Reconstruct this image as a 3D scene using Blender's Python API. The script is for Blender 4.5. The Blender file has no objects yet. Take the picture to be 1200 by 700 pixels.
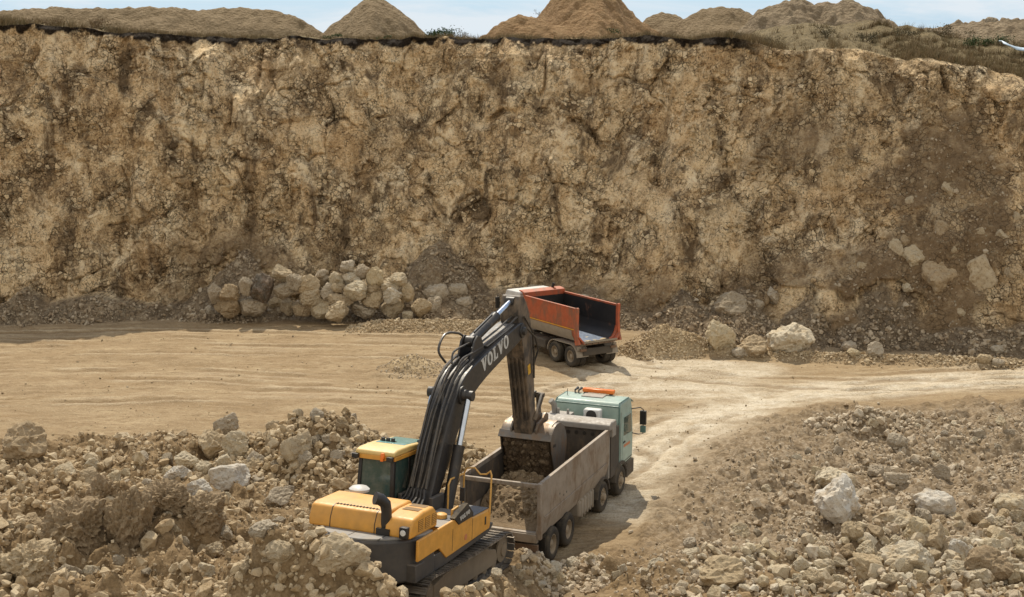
import bpy, math, random
import numpy as np
from mathutils import Vector, Matrix

random.seed(7)
rng = np.random.default_rng(11)
SC = bpy.context.scene
COL = SC.collection
F_PX, PITCH, CAM_H = 1559.3, 0.170, 14.66          # focal length in photo pixels (1200 wide), camera pitch, camera height
CLIFF_SUN = (-0.13, 0.80, 1.0)                     # direction towards the sun

# ------------------------------------------------------------------ object helpers
def tag(o, label=None, cat=None, group=None, kind=None):
    if label: o['label'] = label
    if cat: o['category'] = cat
    if group: o['group'] = group
    if kind: o['kind'] = kind
    return o

def empty(name, loc=(0, 0, 0), mat3=None):
    o = bpy.data.objects.new(name, None)
    COL.objects.link(o)
    o.empty_display_size = 0.3
    if mat3 is not None:
        m = Matrix(mat3.tolist()).to_4x4()
        m.translation = Vector(loc)
        o.matrix_world = m
    else:
        o.location = loc
    return o

def link_mesh(name, me, mat=None, parent=None):
    o = bpy.data.objects.new(name, me)
    COL.objects.link(o)
    if mat is not None and len(me.materials) == 0:
        me.materials.append(mat)
    if parent is not None:
        o.parent = parent
    return o

def np_mesh(name, V, T, smooth=False, attrs=None, cattrs=None):
    """mesh from numpy vertex array and triangle / quad index array"""
    V = np.asarray(V, dtype=np.float32); T = np.asarray(T, dtype=np.int32)
    me = bpy.data.meshes.new(name)
    n, k = T.shape
    me.vertices.add(len(V)); me.vertices.foreach_set('co', V.ravel())
    me.loops.add(n * k); me.loops.foreach_set('vertex_index', T.ravel())
    me.polygons.add(n)
    me.polygons.foreach_set('loop_start', np.arange(0, n * k, k, dtype=np.int32))
    me.polygons.foreach_set('use_smooth', np.full(n, smooth, dtype=bool))
    me.update(calc_edges=True)
    for a, v in (attrs or {}).items():
        at = me.attributes.new(a, 'FLOAT', 'POINT'); at.data.foreach_set('value', np.asarray(v, dtype=np.float32).ravel())
    for a, v in (cattrs or {}).items():
        at = me.attributes.new(a, 'FLOAT_COLOR', 'POINT'); at.data.foreach_set('color', np.asarray(v, dtype=np.float32).ravel())
    return me

class MB:
    def __init__(s): s.v = []; s.f = []
    def add(s, vs, fs):
        b = len(s.v); s.v += [tuple(float(c) for c in p) for p in vs]
        s.f += [[b + i for i in f] for f in fs]; return s
    def hexa(s, p):      # 8 points: bottom ring then top ring
        return s.add(p, [(3, 2, 1, 0), (4, 5, 6, 7), (0, 1, 5, 4), (1, 2, 6, 5), (2, 3, 7, 6), (3, 0, 4, 7)])
    def box(s, x0, x1, y0, y1, z0, z1):
        return s.hexa([(x0, y0, z0), (x1, y0, z0), (x1, y1, z0), (x0, y1, z0), (x0, y0, z1), (x1, y0, z1), (x1, y1, z1), (x0, y1, z1)])
    def prism(s, prof, a0, a1, axis='x'):
        n = len(prof)
        def P(q, a):
            return {'x': (a, q[0], q[1]), 'y': (q[0], a, q[1]), 'z': (q[0], q[1], a)}[axis]
        vs = [P(q, a0) for q in prof] + [P(q, a1) for q in prof]
        area = sum(prof[i][0] * prof[(i + 1) % n][1] - prof[(i + 1) % n][0] * prof[i][1] for i in range(n))
        flip = (area > 0) != (axis == 'y')
        fs = [list(range(n))[::-1], [n + i for i in range(n)]] + [(i, (i + 1) % n, n + (i + 1) % n, n + i) for i in range(n)]
        if not flip: fs = [list(f)[::-1] for f in fs]
        return s.add(vs, fs)
    def tube(s, pts, r, n=10, caps=True):
        pts = [Vector(p) for p in pts]; rs = r if isinstance(r, (list, tuple)) else [r] * len(pts)
        vs = []; prev = None
        for i, p in enumerate(pts):
            t = (pts[min(i + 1, len(pts) - 1)] - pts[max(i - 1, 0)]).normalized()
            if prev is None:
                u = t.orthogonal().normalized()
            else:
                u = (prev - t * prev.dot(t)).normalized()
            prev = u; w = t.cross(u)
            for k in range(n):
                a = 2 * math.pi * k / n
                vs.append(p + (u * math.cos(a) + w * math.sin(a)) * rs[i])
        fs = [(i * n + k, i * n + (k + 1) % n, (i + 1) * n + (k + 1) % n, (i + 1) * n + k) for i in range(len(pts) - 1) for k in range(n)]
        if caps: fs += [list(range(n))[::-1], [(len(pts) - 1) * n + k for k in range(n)]]
        return s.add(vs, fs)
    def lathe(s, o, ax, prof, n=32):
        """prof: list of (radius, distance along axis)"""
        o = Vector(o); ax = Vector(ax).normalized(); u = ax.orthogonal().normalized(); w = ax.cross(u)
        vs = []
        for r, a in prof:
            for k in range(n):
                t = 2 * math.pi * k / n
                vs.append(o + ax * a + (u * math.cos(t) + w * math.sin(t)) * max(r, 1e-4))
        m = len(prof)
        fs = [(i * n + k, i * n + (k + 1) % n, (i + 1) * n + (k + 1) % n, (i + 1) * n + k) for i in range(m - 1) for k in range(n)]
        return s.add(vs, fs)
    def build(s, name, mat, parent=None, bevel=0.0, smooth=True, seg=2):
        me = bpy.data.meshes.new(name)
        me.from_pydata(s.v, [], s.f); me.update()
        import bmesh
        bm = bmesh.new(); bm.from_mesh(me); bmesh.ops.recalc_face_normals(bm, faces=bm.faces); bm.to_mesh(me); bm.free()
        if smooth:
            me.polygons.foreach_set('use_smooth', np.ones(len(me.polygons), dtype=bool))
            me.set_sharp_from_angle(angle=math.radians(35))
        o = link_mesh(name, me, mat, parent)
        if bevel > 0:
            b = o.modifiers.new('edge', 'BEVEL'); b.width = bevel; b.segments = seg; b.limit_method = 'ANGLE'; b.angle_limit = math.radians(40)
            b.harden_normals = False
        return o

# ------------------------------------------------------------------ noise
def _h(ix, iy, iz, seed):
    h = (ix.astype(np.int64) * 374761393 + iy.astype(np.int64) * 668265263 + iz.astype(np.int64) * 2147483647 + seed * 1274126177) & 0xFFFFFFFF
    h = ((h ^ (h >> 13)) * 1274126177) & 0xFFFFFFFF
    h = ((h ^ (h >> 16)) * 2246822519) & 0xFFFFFFFF
    return ((h ^ (h >> 15)) & 0xFFFFFF) / float(0xFFFFFF)

def vn2(x, y, seed=0):
    x = np.asarray(x, float); y = np.asarray(y, float)
    ix = np.floor(x); iy = np.floor(y); fx = x - ix; fy = y - iy
    ux = fx * fx * fx * (fx * (fx * 6 - 15) + 10); uy = fy * fy * fy * (fy * (fy * 6 - 15) + 10)
    z = np.zeros_like(ix)
    a = _h(ix, iy, z, seed); b = _h(ix + 1, iy, z, seed); c = _h(ix, iy + 1, z, seed); d = _h(ix + 1, iy + 1, z, seed)
    return (a + (b - a) * ux) * (1 - uy) + (c + (d - c) * ux) * uy

def fbm(x, y, seed=0, oct=4, gain=0.5):
    s = 0; a = 1; t = 0
    for i in range(oct):
        s = s + a * (vn2(np.asarray(x) * 2 ** i + 17.3 * i, np.asarray(y) * 2 ** i + 5.1 * i, seed + i) * 2 - 1); t += a; a *= gain
    return s / t

def worley(x, y, seed=0):
    x = np.asarray(x, float); y = np.asarray(y, float)
    ix = np.floor(x); iy = np.floor(y)
    f1 = np.full(x.shape, 9.0); f2 = np.full(x.shape, 9.0); c = np.zeros(x.shape); ddx = np.zeros(x.shape); ddy = np.zeros(x.shape)
    for dx in (-1, 0, 1):
        for dy in (-1, 0, 1):
            jx = ix + dx; jy = iy + dy; z = np.zeros_like(jx)
            px = jx + _h(jx, jy, z, seed); py = jy + _h(jx, jy, z, seed + 91)
            d = np.sqrt((px - x) ** 2 + (py - y) ** 2)
            r = _h(jx, jy, z, seed + 7)
            near = d < f1
            f2 = np.where(near, f1, np.minimum(f2, d)); c = np.where(near, r, c)
            ddx = np.where(near, x - px, ddx); ddy = np.where(near, y - py, ddy)
            f1 = np.where(near, d, f1)
    return f1, f2, c, ddx, ddy

def sstep(a, b, x):
    t = np.clip((np.asarray(x, float) - a) / (b - a), 0, 1)
    return t * t * (3 - 2 * t)

# ------------------------------------------------------------------ where the photograph's points lie in the world
def ray(u, v):
    x = (u - 600) / F_PX; up = -(v - 350) / F_PX
    c, s = math.cos(PITCH), math.sin(PITCH)
    return np.array([x, c + up * s, -s + up * c])

def ground_at(u, v, z=0.0):
    d = ray(u, v); t = (z - CAM_H) / d[2]
    return (d * t + [0, 0, CAM_H])

def at_depth(u, v, y):
    d = ray(u, v); t = y / d[1]
    return d * t + [0, 0, CAM_H]

def rot(h, pitch=0.0, roll=0.0):
    ch, sh = math.cos(h), math.sin(h)
    Rz = np.array([[ch, sh, 0], [-sh, ch, 0], [0, 0, 1]])
    cp, sp = math.cos(pitch), math.sin(pitch); Rx = np.array([[1, 0, 0], [0, cp, -sp], [0, sp, cp]])
    cr, sr = math.cos(roll), math.sin(roll); Ry = np.array([[cr, 0, sr], [0, 1, 0], [-sr, 0, cr]])
    return Rz @ Rx @ Ry

EXC_T, EXC_H, EXC_P, EXC_R = np.array([-2.634, 33.384, 1.306]), 0.386, -0.092, 0.008
GT_T, GT_H = np.array([0.10, 38.90, 0.0]), 0.385
RT_T, RT_H = np.array([3.96, 65.84, 0.0]), -0.564

# ------------------------------------------------------------------ material helpers
def new_mat(name):
    m = bpy.data.materials.new(name); m.use_nodes = True
    nt = m.node_tree; nt.nodes.clear()
    out = nt.nodes.new('ShaderNodeOutputMaterial'); b = nt.nodes.new('ShaderNodeBsdfPrincipled')
    nt.links.new(b.outputs[0], out.inputs[0])
    return m, nt, b

class NT:
    """tiny node-graph writer"""
    def __init__(s, nt): s.nt = nt
    def n(s, t, **k):
        x = s.nt.nodes.new(t)
        for a, v in k.items(): setattr(x, a, v)
        return x
    def put(s, sock, v):
        if isinstance(v, bpy.types.NodeSocket): s.nt.links.new(v, sock)
        elif v is not None:
            if isinstance(v, (tuple, list)) and len(v) == 3 and sock.type == 'RGBA': v = (*v, 1)
            sock.default_value = v
    def pos(s): return s.n('ShaderNodeNewGeometry').outputs['Position']
    def obj(s): return s.n('ShaderNodeTexCoord').outputs['Object']
    def normal_z(s):
        x = s.n('ShaderNodeSeparateXYZ'); s.put(x.inputs[0], s.n('ShaderNodeNewGeometry').outputs['Normal']); return x.outputs[2]
    def xyz(s, v, i):
        x = s.n('ShaderNodeSeparateXYZ'); s.put(x.inputs[0], v); return x.outputs[i]
    def vec(s, v, scale=(1, 1, 1), loc=(0, 0, 0)):
        m = s.n('ShaderNodeMapping'); s.put(m.inputs[0], v); m.inputs['Scale'].default_value = scale; m.inputs['Location'].default_value = loc
        return m.outputs[0]
    def noise(s, v, scale, detail=4, rough=0.55, dist=0.0, out=0):
        x = s.n('ShaderNodeTexNoise'); s.put(x.inputs['Vector'], v); x.inputs['Scale'].default_value = scale
        x.inputs['Detail'].default_value = detail; x.inputs['Roughness'].default_value = rough; x.inputs['Distortion'].default_value = dist
        return x.outputs[out]
    def vor(s, v, scale, feature='F1', out='Distance', rnd=1.0):
        x = s.n('ShaderNodeTexVoronoi', feature=feature); s.put(x.inputs['Vector'], v); x.inputs['Scale'].default_value = scale
        x.inputs['Randomness'].default_value = rnd
        return x.outputs[out]
    def ramp(s, f, stops, interp='LINEAR'):
        x = s.n('ShaderNodeValToRGB'); s.put(x.inputs[0], f); cr = x.color_ramp; cr.interpolation = interp
        while len(cr.elements) < len(stops): cr.elements.new(0.5)
        for e, (p, c) in zip(cr.elements, stops):
            e.position = p; e.color = (*c, 1) if isinstance(c, (tuple, list)) else (c, c, c, 1)
        return x.outputs[0]
    def rng(s, f, a, b, c=0.0, d=1.0):
        x = s.n('ShaderNodeMapRange'); s.put(x.inputs[0], f)
        for i, v in zip((1, 2, 3, 4), (a, b, c, d)): x.inputs[i].default_value = v
        return x.outputs[0]
    def mix(s, f, a, b, mode='MIX'):
        x = s.n('ShaderNodeMix', data_type='RGBA', blend_type=mode)
        s.put(x.inputs[0], f); s.put(x.inputs[6], a); s.put(x.inputs[7], b); return x.outputs[2]
    def math(s, op, a, b=None, clamp=False):
        x = s.n('ShaderNodeMath', operation=op, use_clamp=clamp); s.put(x.inputs[0], a)
        if b is not None: s.put(x.inputs[1], b)
        return x.outputs[0]
    def vadd(s, a, b, k=1.0):
        m = s.n('ShaderNodeVectorMath', operation='SCALE'); s.put(m.inputs[0], b); m.inputs['Scale'].default_value = k
        x = s.n('ShaderNodeVectorMath', operation='ADD'); s.put(x.inputs[0], a); s.put(x.inputs[1], m.outputs[0]); return x.outputs[0]
    def attr(s, name, out='Fac'):
        x = s.n('ShaderNodeAttribute', attribute_name=name); return x.outputs[out]
    def bump(s, h, strength=0.5, dist=0.05):
        x = s.n('ShaderNodeBump'); s.put(x.inputs['Height'], h); x.inputs['Strength'].default_value = strength; x.inputs['Distance'].default_value = dist
        return x.outputs[0]

DUST = (0.40, 0.31, 0.20)

def paint(name, col, rough=0.45, metal=0.0, dust=0.35, wear=None, wear_amt=0.0, scale=1.0, spec=0.5, low_dust=None):
    """machine paint with settled dust, grime and optional worn patches"""
    m, nt, b = new_mat(name); g = NT(nt); p = g.obj()
    n1 = g.noise(p, 1.3 * scale, 5, 0.6); n2 = g.noise(p, 9 * scale, 4, 0.65)
    tone = g.ramp(g.noise(p, 3.1 * scale, 4), [(0.3, tuple(c * 0.82 for c in col)), (0.7, tuple(min(1, c * 1.1) for c in col))])
    c = tone
    if wear is not None:
        w = g.rng(g.math('ADD', g.math('MULTIPLY', n1, 0.5), g.math('MULTIPLY', g.noise(g.vec(p, (1, 1, 0.35)), 5 * scale, 6, 0.7), 0.5)), 0.62 - wear_amt * 0.3, 0.70 - wear_amt * 0.25)
        c = g.mix(w, c, wear)
    up = g.rng(g.normal_z(), 0.15, 0.95, 0.35, 1.0)
    d = g.math('MULTIPLY', g.rng(g.math('ADD', g.math('MULTIPLY', n1, 0.6), g.math('MULTIPLY', n2, 0.4)), 0.35, 0.68), up)
    d = g.math('MULTIPLY', d, dust, clamp=True)
    if low_dust:
        z = g.xyz(p, 2)
        ld = g.math('MULTIPLY', g.rng(g.math('ADD', z, g.math('MULTIPLY', n1, 0.8)), low_dust[0], low_dust[1], 1.0, 0.0), low_dust[2])
        d = g.math('MAXIMUM', d, ld)
    c = g.mix(d, c, DUST)
    g.put(b.inputs['Base Color'], c)
    g.put(b.inputs['Roughness'], g.math('ADD', g.math('MULTIPLY', d, 0.45), g.rng(n2, 0.3, 0.7, rough - 0.07, rough + 0.1), clamp=True))
    b.inputs['Metallic'].default_value = metal
    b.inputs['Specular IOR Level'].default_value = spec
    g.put(b.inputs['Normal'], g.bump(n2, 0.12, 0.01))
    return m

def rock_material(name, tones, crack=0.5, use_tint=False, scale=1.0, stain=(0.30, 0.19, 0.09), top=None, pale=0.55):
    m, nt, b = new_mat(name); g = NT(nt); p = g.obj() if not use_tint else g.pos()
    if use_tint:
        rnd = g.attr('tint')
    else:
        rnd = g.n('ShaderNodeObjectInfo').outputs['Random']
    q = g.vadd(p, g.n('ShaderNodeCombineXYZ').outputs[0])
    if not use_tint:
        cx = g.n('ShaderNodeCombineXYZ')
        for i in range(3): g.put(cx.inputs[i], g.math('MULTIPLY', rnd, 37.0 + 11 * i))
        q = g.vadd(p, cx.outputs[0])
    base = g.ramp(rnd, [(i / (len(tones) - 1), t) for i, t in enumerate(tones)])
    n1 = g.noise(q, 1.7 * scale, 6, 0.62); n2 = g.noise(q, 8 * scale, 5, 0.65); n3 = g.noise(q, 30 * scale, 3, 0.6)
    c = g.mix(g.rng(n1, 0.42, 0.68, 0, 0.65), base, stain)
    c = g.mix(g.rng(n2, 0.35, 0.7, 0.0, pale), c, g.mix(0.5, base, (0.64, 0.56, 0.42)))
    c = g.mix(g.rng(n3, 0.3, 0.7, 0.55, 0.0), c, (0.10, 0.075, 0.045), 'MULTIPLY') if False else c
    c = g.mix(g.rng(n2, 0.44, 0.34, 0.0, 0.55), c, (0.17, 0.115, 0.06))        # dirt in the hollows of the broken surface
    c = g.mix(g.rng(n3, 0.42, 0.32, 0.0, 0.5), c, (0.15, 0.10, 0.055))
    ck = g.rng(n1, 0.0, 1.0, 0.0, 0.0)
    c = g.mix(ck, c, (0.13, 0.09, 0.05))
    if top:   # dust and soil that settled on upward faces
        c = g.mix(g.math('MULTIPLY', g.rng(g.normal_z(), 0.35, 0.9), g.rng(n2, 0.4, 0.62, 0, top[1])), c, top[0])
    g.put(b.inputs['Base Color'], c)
    b.inputs['Roughness'].default_value = 0.92; b.inputs['Specular IOR Level'].default_value = 0.2
    h = g.math('ADD', g.math('MULTIPLY', n2, 0.7), g.math('MULTIPLY', n3, 0.35))
    h = g.math('SUBTRACT', h, g.math('MULTIPLY', ck, 0.6))
    g.put(b.inputs['Normal'], g.bump(h, 0.9, 0.08 / scale ** 0.5))
    return m
# ------------------------------------------------------------------ terrain
def ipl(x, pts):
    a = np.array(pts, float); return np.interp(x, a[:, 0], a[:, 1])

def spl(x, pts):
    """smoothed interpolation"""
    return (ipl(np.asarray(x) - 1.2, pts) + ipl(x, pts) + ipl(np.asarray(x) + 1.2, pts)) / 3

FOOT = [(-90, 76), (-60, 76), (-30, 77.6), (-18.6, 79.8), (-4, 80.0), (4, 78.2), (9, 75), (15.8, 71.2), (26, 68.6), (60, 64), (90, 62)]
TOPY = [(-90, 85), (-60, 85), (-29, 85.2), (-18, 89.6), (-4, 91), (4, 89.5), (9, 85.5), (16, 80.3), (26, 77.5), (60, 73), (90, 70)]
TOPV = [(-200, 28), (0, 30), (60, 30), (100, 35), (160, 40), (250, 42), (400, 46), (520, 44), (600, 45), (800, 44), (870, 46), (900, 54), (940, 60), (980, 57), (1050, 67), (1100, 71), (1150, 80), (1200, 94), (1300, 104)]
_u = np.arange(-400, 1600, 8.0); _v = ipl(_u, TOPV); _x = (_u - 600) / F_PX * 88
for _k in range(6):
    _y = spl(_x, TOPY); _P = np.array([at_depth(a, b, c) for a, b, c in zip(_u, _v, _y)]); _x = _P[:, 0]
TOPZ = np.c_[_P[:, 0], _P[:, 2]]

def exc_local(x, y):
    dx = x - EXC_T[0]; dy = y - EXC_T[1]; c, s = math.cos(EXC_H), math.sin(EXC_H)
    return dx * c - dy * s, dx * s + dy * c            # lateral (right), along (forward)

def veh_local(x, y, T, h):
    dx = x - T[0]; dy = y - T[1]; c, s = math.cos(h), math.sin(h)
    return dx * c - dy * s, dx * s + dy * c

def poly_sd(x, y, poly):
    """signed distance to a polygon, positive inside"""
    x = np.asarray(x, float); y = np.asarray(y, float)
    d = np.full(x.shape, 1e9); ins = np.zeros(x.shape, bool); n = len(poly)
    for i in range(n):
        ax, ay = poly[i]; bx, by = poly[(i + 1) % n]
        ex, ey = bx - ax, by - ay; wx, wy = x - ax, y - ay
        t = np.clip((wx * ex + wy * ey) / (ex * ex + ey * ey), 0, 1)
        d = np.minimum(d, (wx - ex * t) ** 2 + (wy - ey * t) ** 2)
        c = ((ay > y) != (by > y)) & (x < (bx - ax) * (y - ay) / (by - ay + 1e-12) + ax)
        ins ^= c
    d = np.sqrt(d); return np.where(ins, d, -d)

LEFT_RUBBLE = [(-60, 50), (-21, 51), (-17.9, 51.6), (-14.6, 52.4), (-11.5, 52.2), (-9.5, 51.0), (-6.4, 50.6), (-4.0, 51.4), (-1.5, 50.2), (-0.6, 46.5), (-1.2, 42.5), (-1.6, 39), (-1.6, 37.4), (0.5, 36.6), (1.4, 36.4), (1.4, 10), (-60, 10)]
RIGHT_RUBBLE = [(0.8, 37.2), (2.1, 38.6), (3.2, 40.0), (4.1, 42), (5.2, 44.2), (6.4, 48.2), (7.8, 50.6), (9.8, 53.6), (13.4, 57.4), (17.0, 56.8), (23.5, 58.6), (60, 62), (60, 10), (0.8, 10)]
MOUNDS = [  # x, y, height, radius along x, radius along y
    (-8.0, 47.6, 1.55, 3.4, 2.9), (-6.0, 46.9, 1.35, 2.6, 2.6), (-1.9, 46.8, 1.2, 1.9, 2.4), (-13.4, 49.0, 0.7, 3.0, 2.2),
    (-11.8, 37.2, 1.1, 1.6, 1.7), (-9.2, 34.4, 1.2, 1.7, 1.8), (-13.6, 33.5, 0.9, 2.0, 1.6), (-10.4, 41.0, 0.5, 1.8, 1.6), (-16.5, 40.5, 0.6, 2.2, 2.0),
    (14.5, 52.8, 0.7, 3.2, 1.3), (18.5, 50.5, 0.6, 3.0, 2.0), (9.0, 47.5, 0.45, 2.4, 2.6), (12.0, 41.5, 0.6, 3.0, 2.4), (10.6, 37.2, 0.7, 3.4, 2.0), (4.0, 36.5, 0.15, 2.2, 1.4), (17.0, 39.5, 0.9, 3.0, 2.2)]

def masks(x, y):
    w1 = fbm(x / 1.7, y / 1.7, 31, 4) * 1.1
    sl = poly_sd(x, y, LEFT_RUBBLE) + w1; sr = poly_sd(x, y, RIGHT_RUBBLE) + w1 * 0.8
    rub = np.maximum(sstep(-1.0, 1.4, sl), sstep(-1.2, 1.8, sr))
    near_r = sstep(-0.5, 4.0, np.maximum(sl, sr))
    return rub, near_r, sl, sr

def smooth_ground(x, y):
    """the ground without its stones"""
    x = np.asarray(x, float); y = np.asarray(y, float)
    lat, al = exc_local(x, y)
    h = 0.16 * fbm(x / 9, y / 9, 3, 3) + 0.05 * fbm(x / 2.2, y / 2.2, 9, 3)
    h = h + 0.03 * fbm(x / 7, y / 0.9, 21, 4) * sstep(50, 57, y)                     # tracks running along the floor
    hl = (0.05 + 2.25 * sstep(46, 28, y)) * sstep(1.6, -2.2, x + 0.3 * fbm(x / 3, y / 3, 5)) * sstep(53.5, 47.5, y)
    hr = (0.0 + 1.05 * sstep(41, 32, y)) * sstep(0.2, 3.2, x) * sstep(57.0, 49.0, y - 0.16 * np.maximum(x - 8, 0))
    hh = np.maximum(hl, hr)
    for mx, my, mh, rx, ry in MOUNDS:
        d = np.sqrt(((x - mx) / rx) ** 2 + ((y - my) / ry) ** 2)
        hh = hh + mh * np.clip(1 - d, 0, 1) ** 1.15 * 1.05
    h = h + hh
    # small heaps and the windrow on the floor
    for mx, my, mh, r in ((-4.85, 64.7, 0.75, 1.5), (-6.0, 64.3, 0.3, 1.3)):
        h = h + mh * np.clip(1 - np.hypot(x - mx, (y - my) * 0.9) / r, 0, 1)
    d = np.hypot((x - 7.9) / 2.5, (y - 68.6) / 1.9); h = h + 1.45 * np.clip(1 - d, 0, 1)
    d = np.hypot((x - 9.9) / 2.0, (y - 68.3) / 1.2); h = h + 0.5 * np.clip(1 - d, 0, 1)
    wl = spl(x, [(-60, 60), (-9.5, 75.2), (-6, 74.8), (-1, 74.2), (3, 73.6), (6, 72)])
    h = h + 0.55 * np.clip(1 - np.abs(y - wl) / 1.2, 0, 1) * sstep(-9.8, -7.5, x) * sstep(1.5, -0.5, x)
    wl2 = spl(x, [(6, 69.5), (11, 68.0), (16, 66.9), (26, 65.0), (60, 62)])
    h = h + 0.35 * np.clip(1 - np.abs(y - wl2) / 0.9, 0, 1) * sstep(10, 11.5, x)
    # low bank along the edge of the haul road on the right
    wl3 = spl(x, [(5, 43.8), (7.8, 50.3), (9.8, 53.4), (13.4, 57.0), (17, 56.6), (23.5, 58.2), (60, 61)])
    h = h + 0.12 * np.clip(1 - np.abs(y - wl3) / 1.4, 0, 1) * sstep(7, 9, x)
    # core of the boulder heap below the cliff
    h = h + 0.6 * np.clip(1 - np.hypot((x + 11.6) / 7.0, (y - 79.8) / 1.6), 0, 1)
    # bench of rubble the excavator stands on
    plane = EXC_T[2] - 0.02 + math.tan(EXC_P) * al
    dr = np.maximum(np.maximum(np.abs(lat) - 1.95, 0), np.maximum(np.maximum(al - 3.5, -4.2 - al), 0))
    dr = np.where((np.abs(lat) <= 1.95) & (al <= 3.5) & (al >= -4.2), 0, np.hypot(np.maximum(np.abs(lat) - 1.95, 0), np.maximum(np.maximum(al - 3.5, -4.2 - al), 0)))
    k = sstep(1.5, 0.0, dr); h = h * (1 - k) + plane * k
    berm = 2.1 * np.exp(-((al + 5.25) / 0.75) ** 2 - ((lat + 0.6) / 1.5) ** 2) + 1.35 * np.exp(-((al + 5.0) / 0.7) ** 2 - ((lat - 1.3) / 1.2) ** 2) + 0.75 * np.exp(-((lat - 2.75) / 0.55) ** 2 - ((al + 1.6) / 1.8) ** 2)
    h = h + berm
    # level standing of the two trucks
    for T, hd, y0, y1 in ((GT_T, GT_H, -1.3, 8.6), (RT_T, RT_H, -1.2, 7.0)):
        la, aa = veh_local(x, y, T, hd)
        q = np.hypot(np.maximum(np.abs(la) - 1.35, 0), np.maximum(np.maximum(aa - y1, y0 - aa), 0))
        k = sstep(0.9, 0.0, q); h = h * (1 - k)
    return h

def ground_z(x, y):
    x = np.asarray(x, float); y = np.asarray(y, float)
    rub, near_r, sl, sr = masks(x, y)
    lat, al = exc_local(x, y)
    trk = sstep(0.0, 0.5, np.maximum(np.abs(lat) - 1.8, np.maximum(al - 3.0, -3.0 - al)))
    wx = x + 0.35 * fbm(x / 0.9, y / 0.9, 41, 2); wy = y + 0.35 * fbm(x / 0.9 + 9, y / 0.9, 43, 2)
    f1, f2, c, _, _ = worley(wx / 1.25, wy / 1.25, 3)
    g1, g2, e, _, _ = worley(wx / 0.45, wy / 0.45, 5)
    k1, k2, q, _, _ = worley(wx / 0.17, wy / 0.17, 8)
    b = 0.36 * np.clip(0.75 - f1, 0, 1) * (0.35 + c) + 0.17 * np.clip(0.8 - g1, 0, 1) * (0.3 + e) + 0.055 * np.clip(0.8 - k1, 0, 1) * (0.4 + q)
    b = b + 0.16 * fbm(x / 0.7, y / 0.7, 51, 4)
    lift = sstep(-8, 0, -np.abs(x + 9) + 4) * 0.0
    gr = 0.03 * fbm(x / 0.3, y / 0.3, 61, 3) + 0.05 * fbm(x / 1.6, y / 0.45, 62, 3) + 0.012 * np.clip(0.7 - k1, 0, 1)
    clod = sstep(-6.0, -9.0, x) * sstep(47, 42, y)                # big clods of earth at the lower left
    b = b * (1.25 + 0.8 * clod)
    heap = np.clip(1 - np.hypot((x - 7.9) / 2.6, (y - 68.6) / 2.0), 0, 1) + np.clip(1 - np.hypot(x + 4.85, y - 64.7) / 1.5, 0, 1)
    gr = gr + heap ** 0.5 * 0.14 * np.clip(0.8 - g1, 0, 1)
    return smooth_ground(x, y) + rub * trk * b + (1 - rub) * gr

def on_ground(u, v, smooth=False):
    """first point of the ground the sight line through photo pixel (u, v) meets"""
    d = ray(u, v); ys = np.linspace(22, 86, 1600); t = ys / d[1]
    P = d[None, :] * t[:, None] + [0, 0, CAM_H]
    hz = smooth_ground(P[:, 0], P[:, 1])
    i = np.argmax(P[:, 2] < hz)
    return P[i] if P[i, 2] < hz[i] else ground_at(u, v)

ROAD = [(60, 66), (24.8, 62.9), (16.0, 60.6), (10.7, 57.6), (7.6, 53.2), (5.6, 48.0), (4.6, 43.0)]
def road_mask(x, y):
    d = np.full(np.shape(x), 1e9)
    for (ax, ay), (bx, by) in zip(ROAD[:-1], ROAD[1:]):
        ex, ey = bx - ax, by - ay; t = np.clip(((x - ax) * ex + (y - ay) * ey) / (ex * ex + ey * ey), 0, 1)
        d = np.minimum(d, np.hypot(x - ax - ex * t, y - ay - ey * t))
    n = fbm(x / 3.0, y / 1.6, 71, 4) * 1.5
    r = sstep(3.2, 0.8, d + n)
    d2 = np.hypot((x - 7.5) / 6.5, (y - 62.5) / 5.5)
    return np.maximum(r, sstep(1.1, 0.6, d2 + 0.25 * n) * 0.85)

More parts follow.
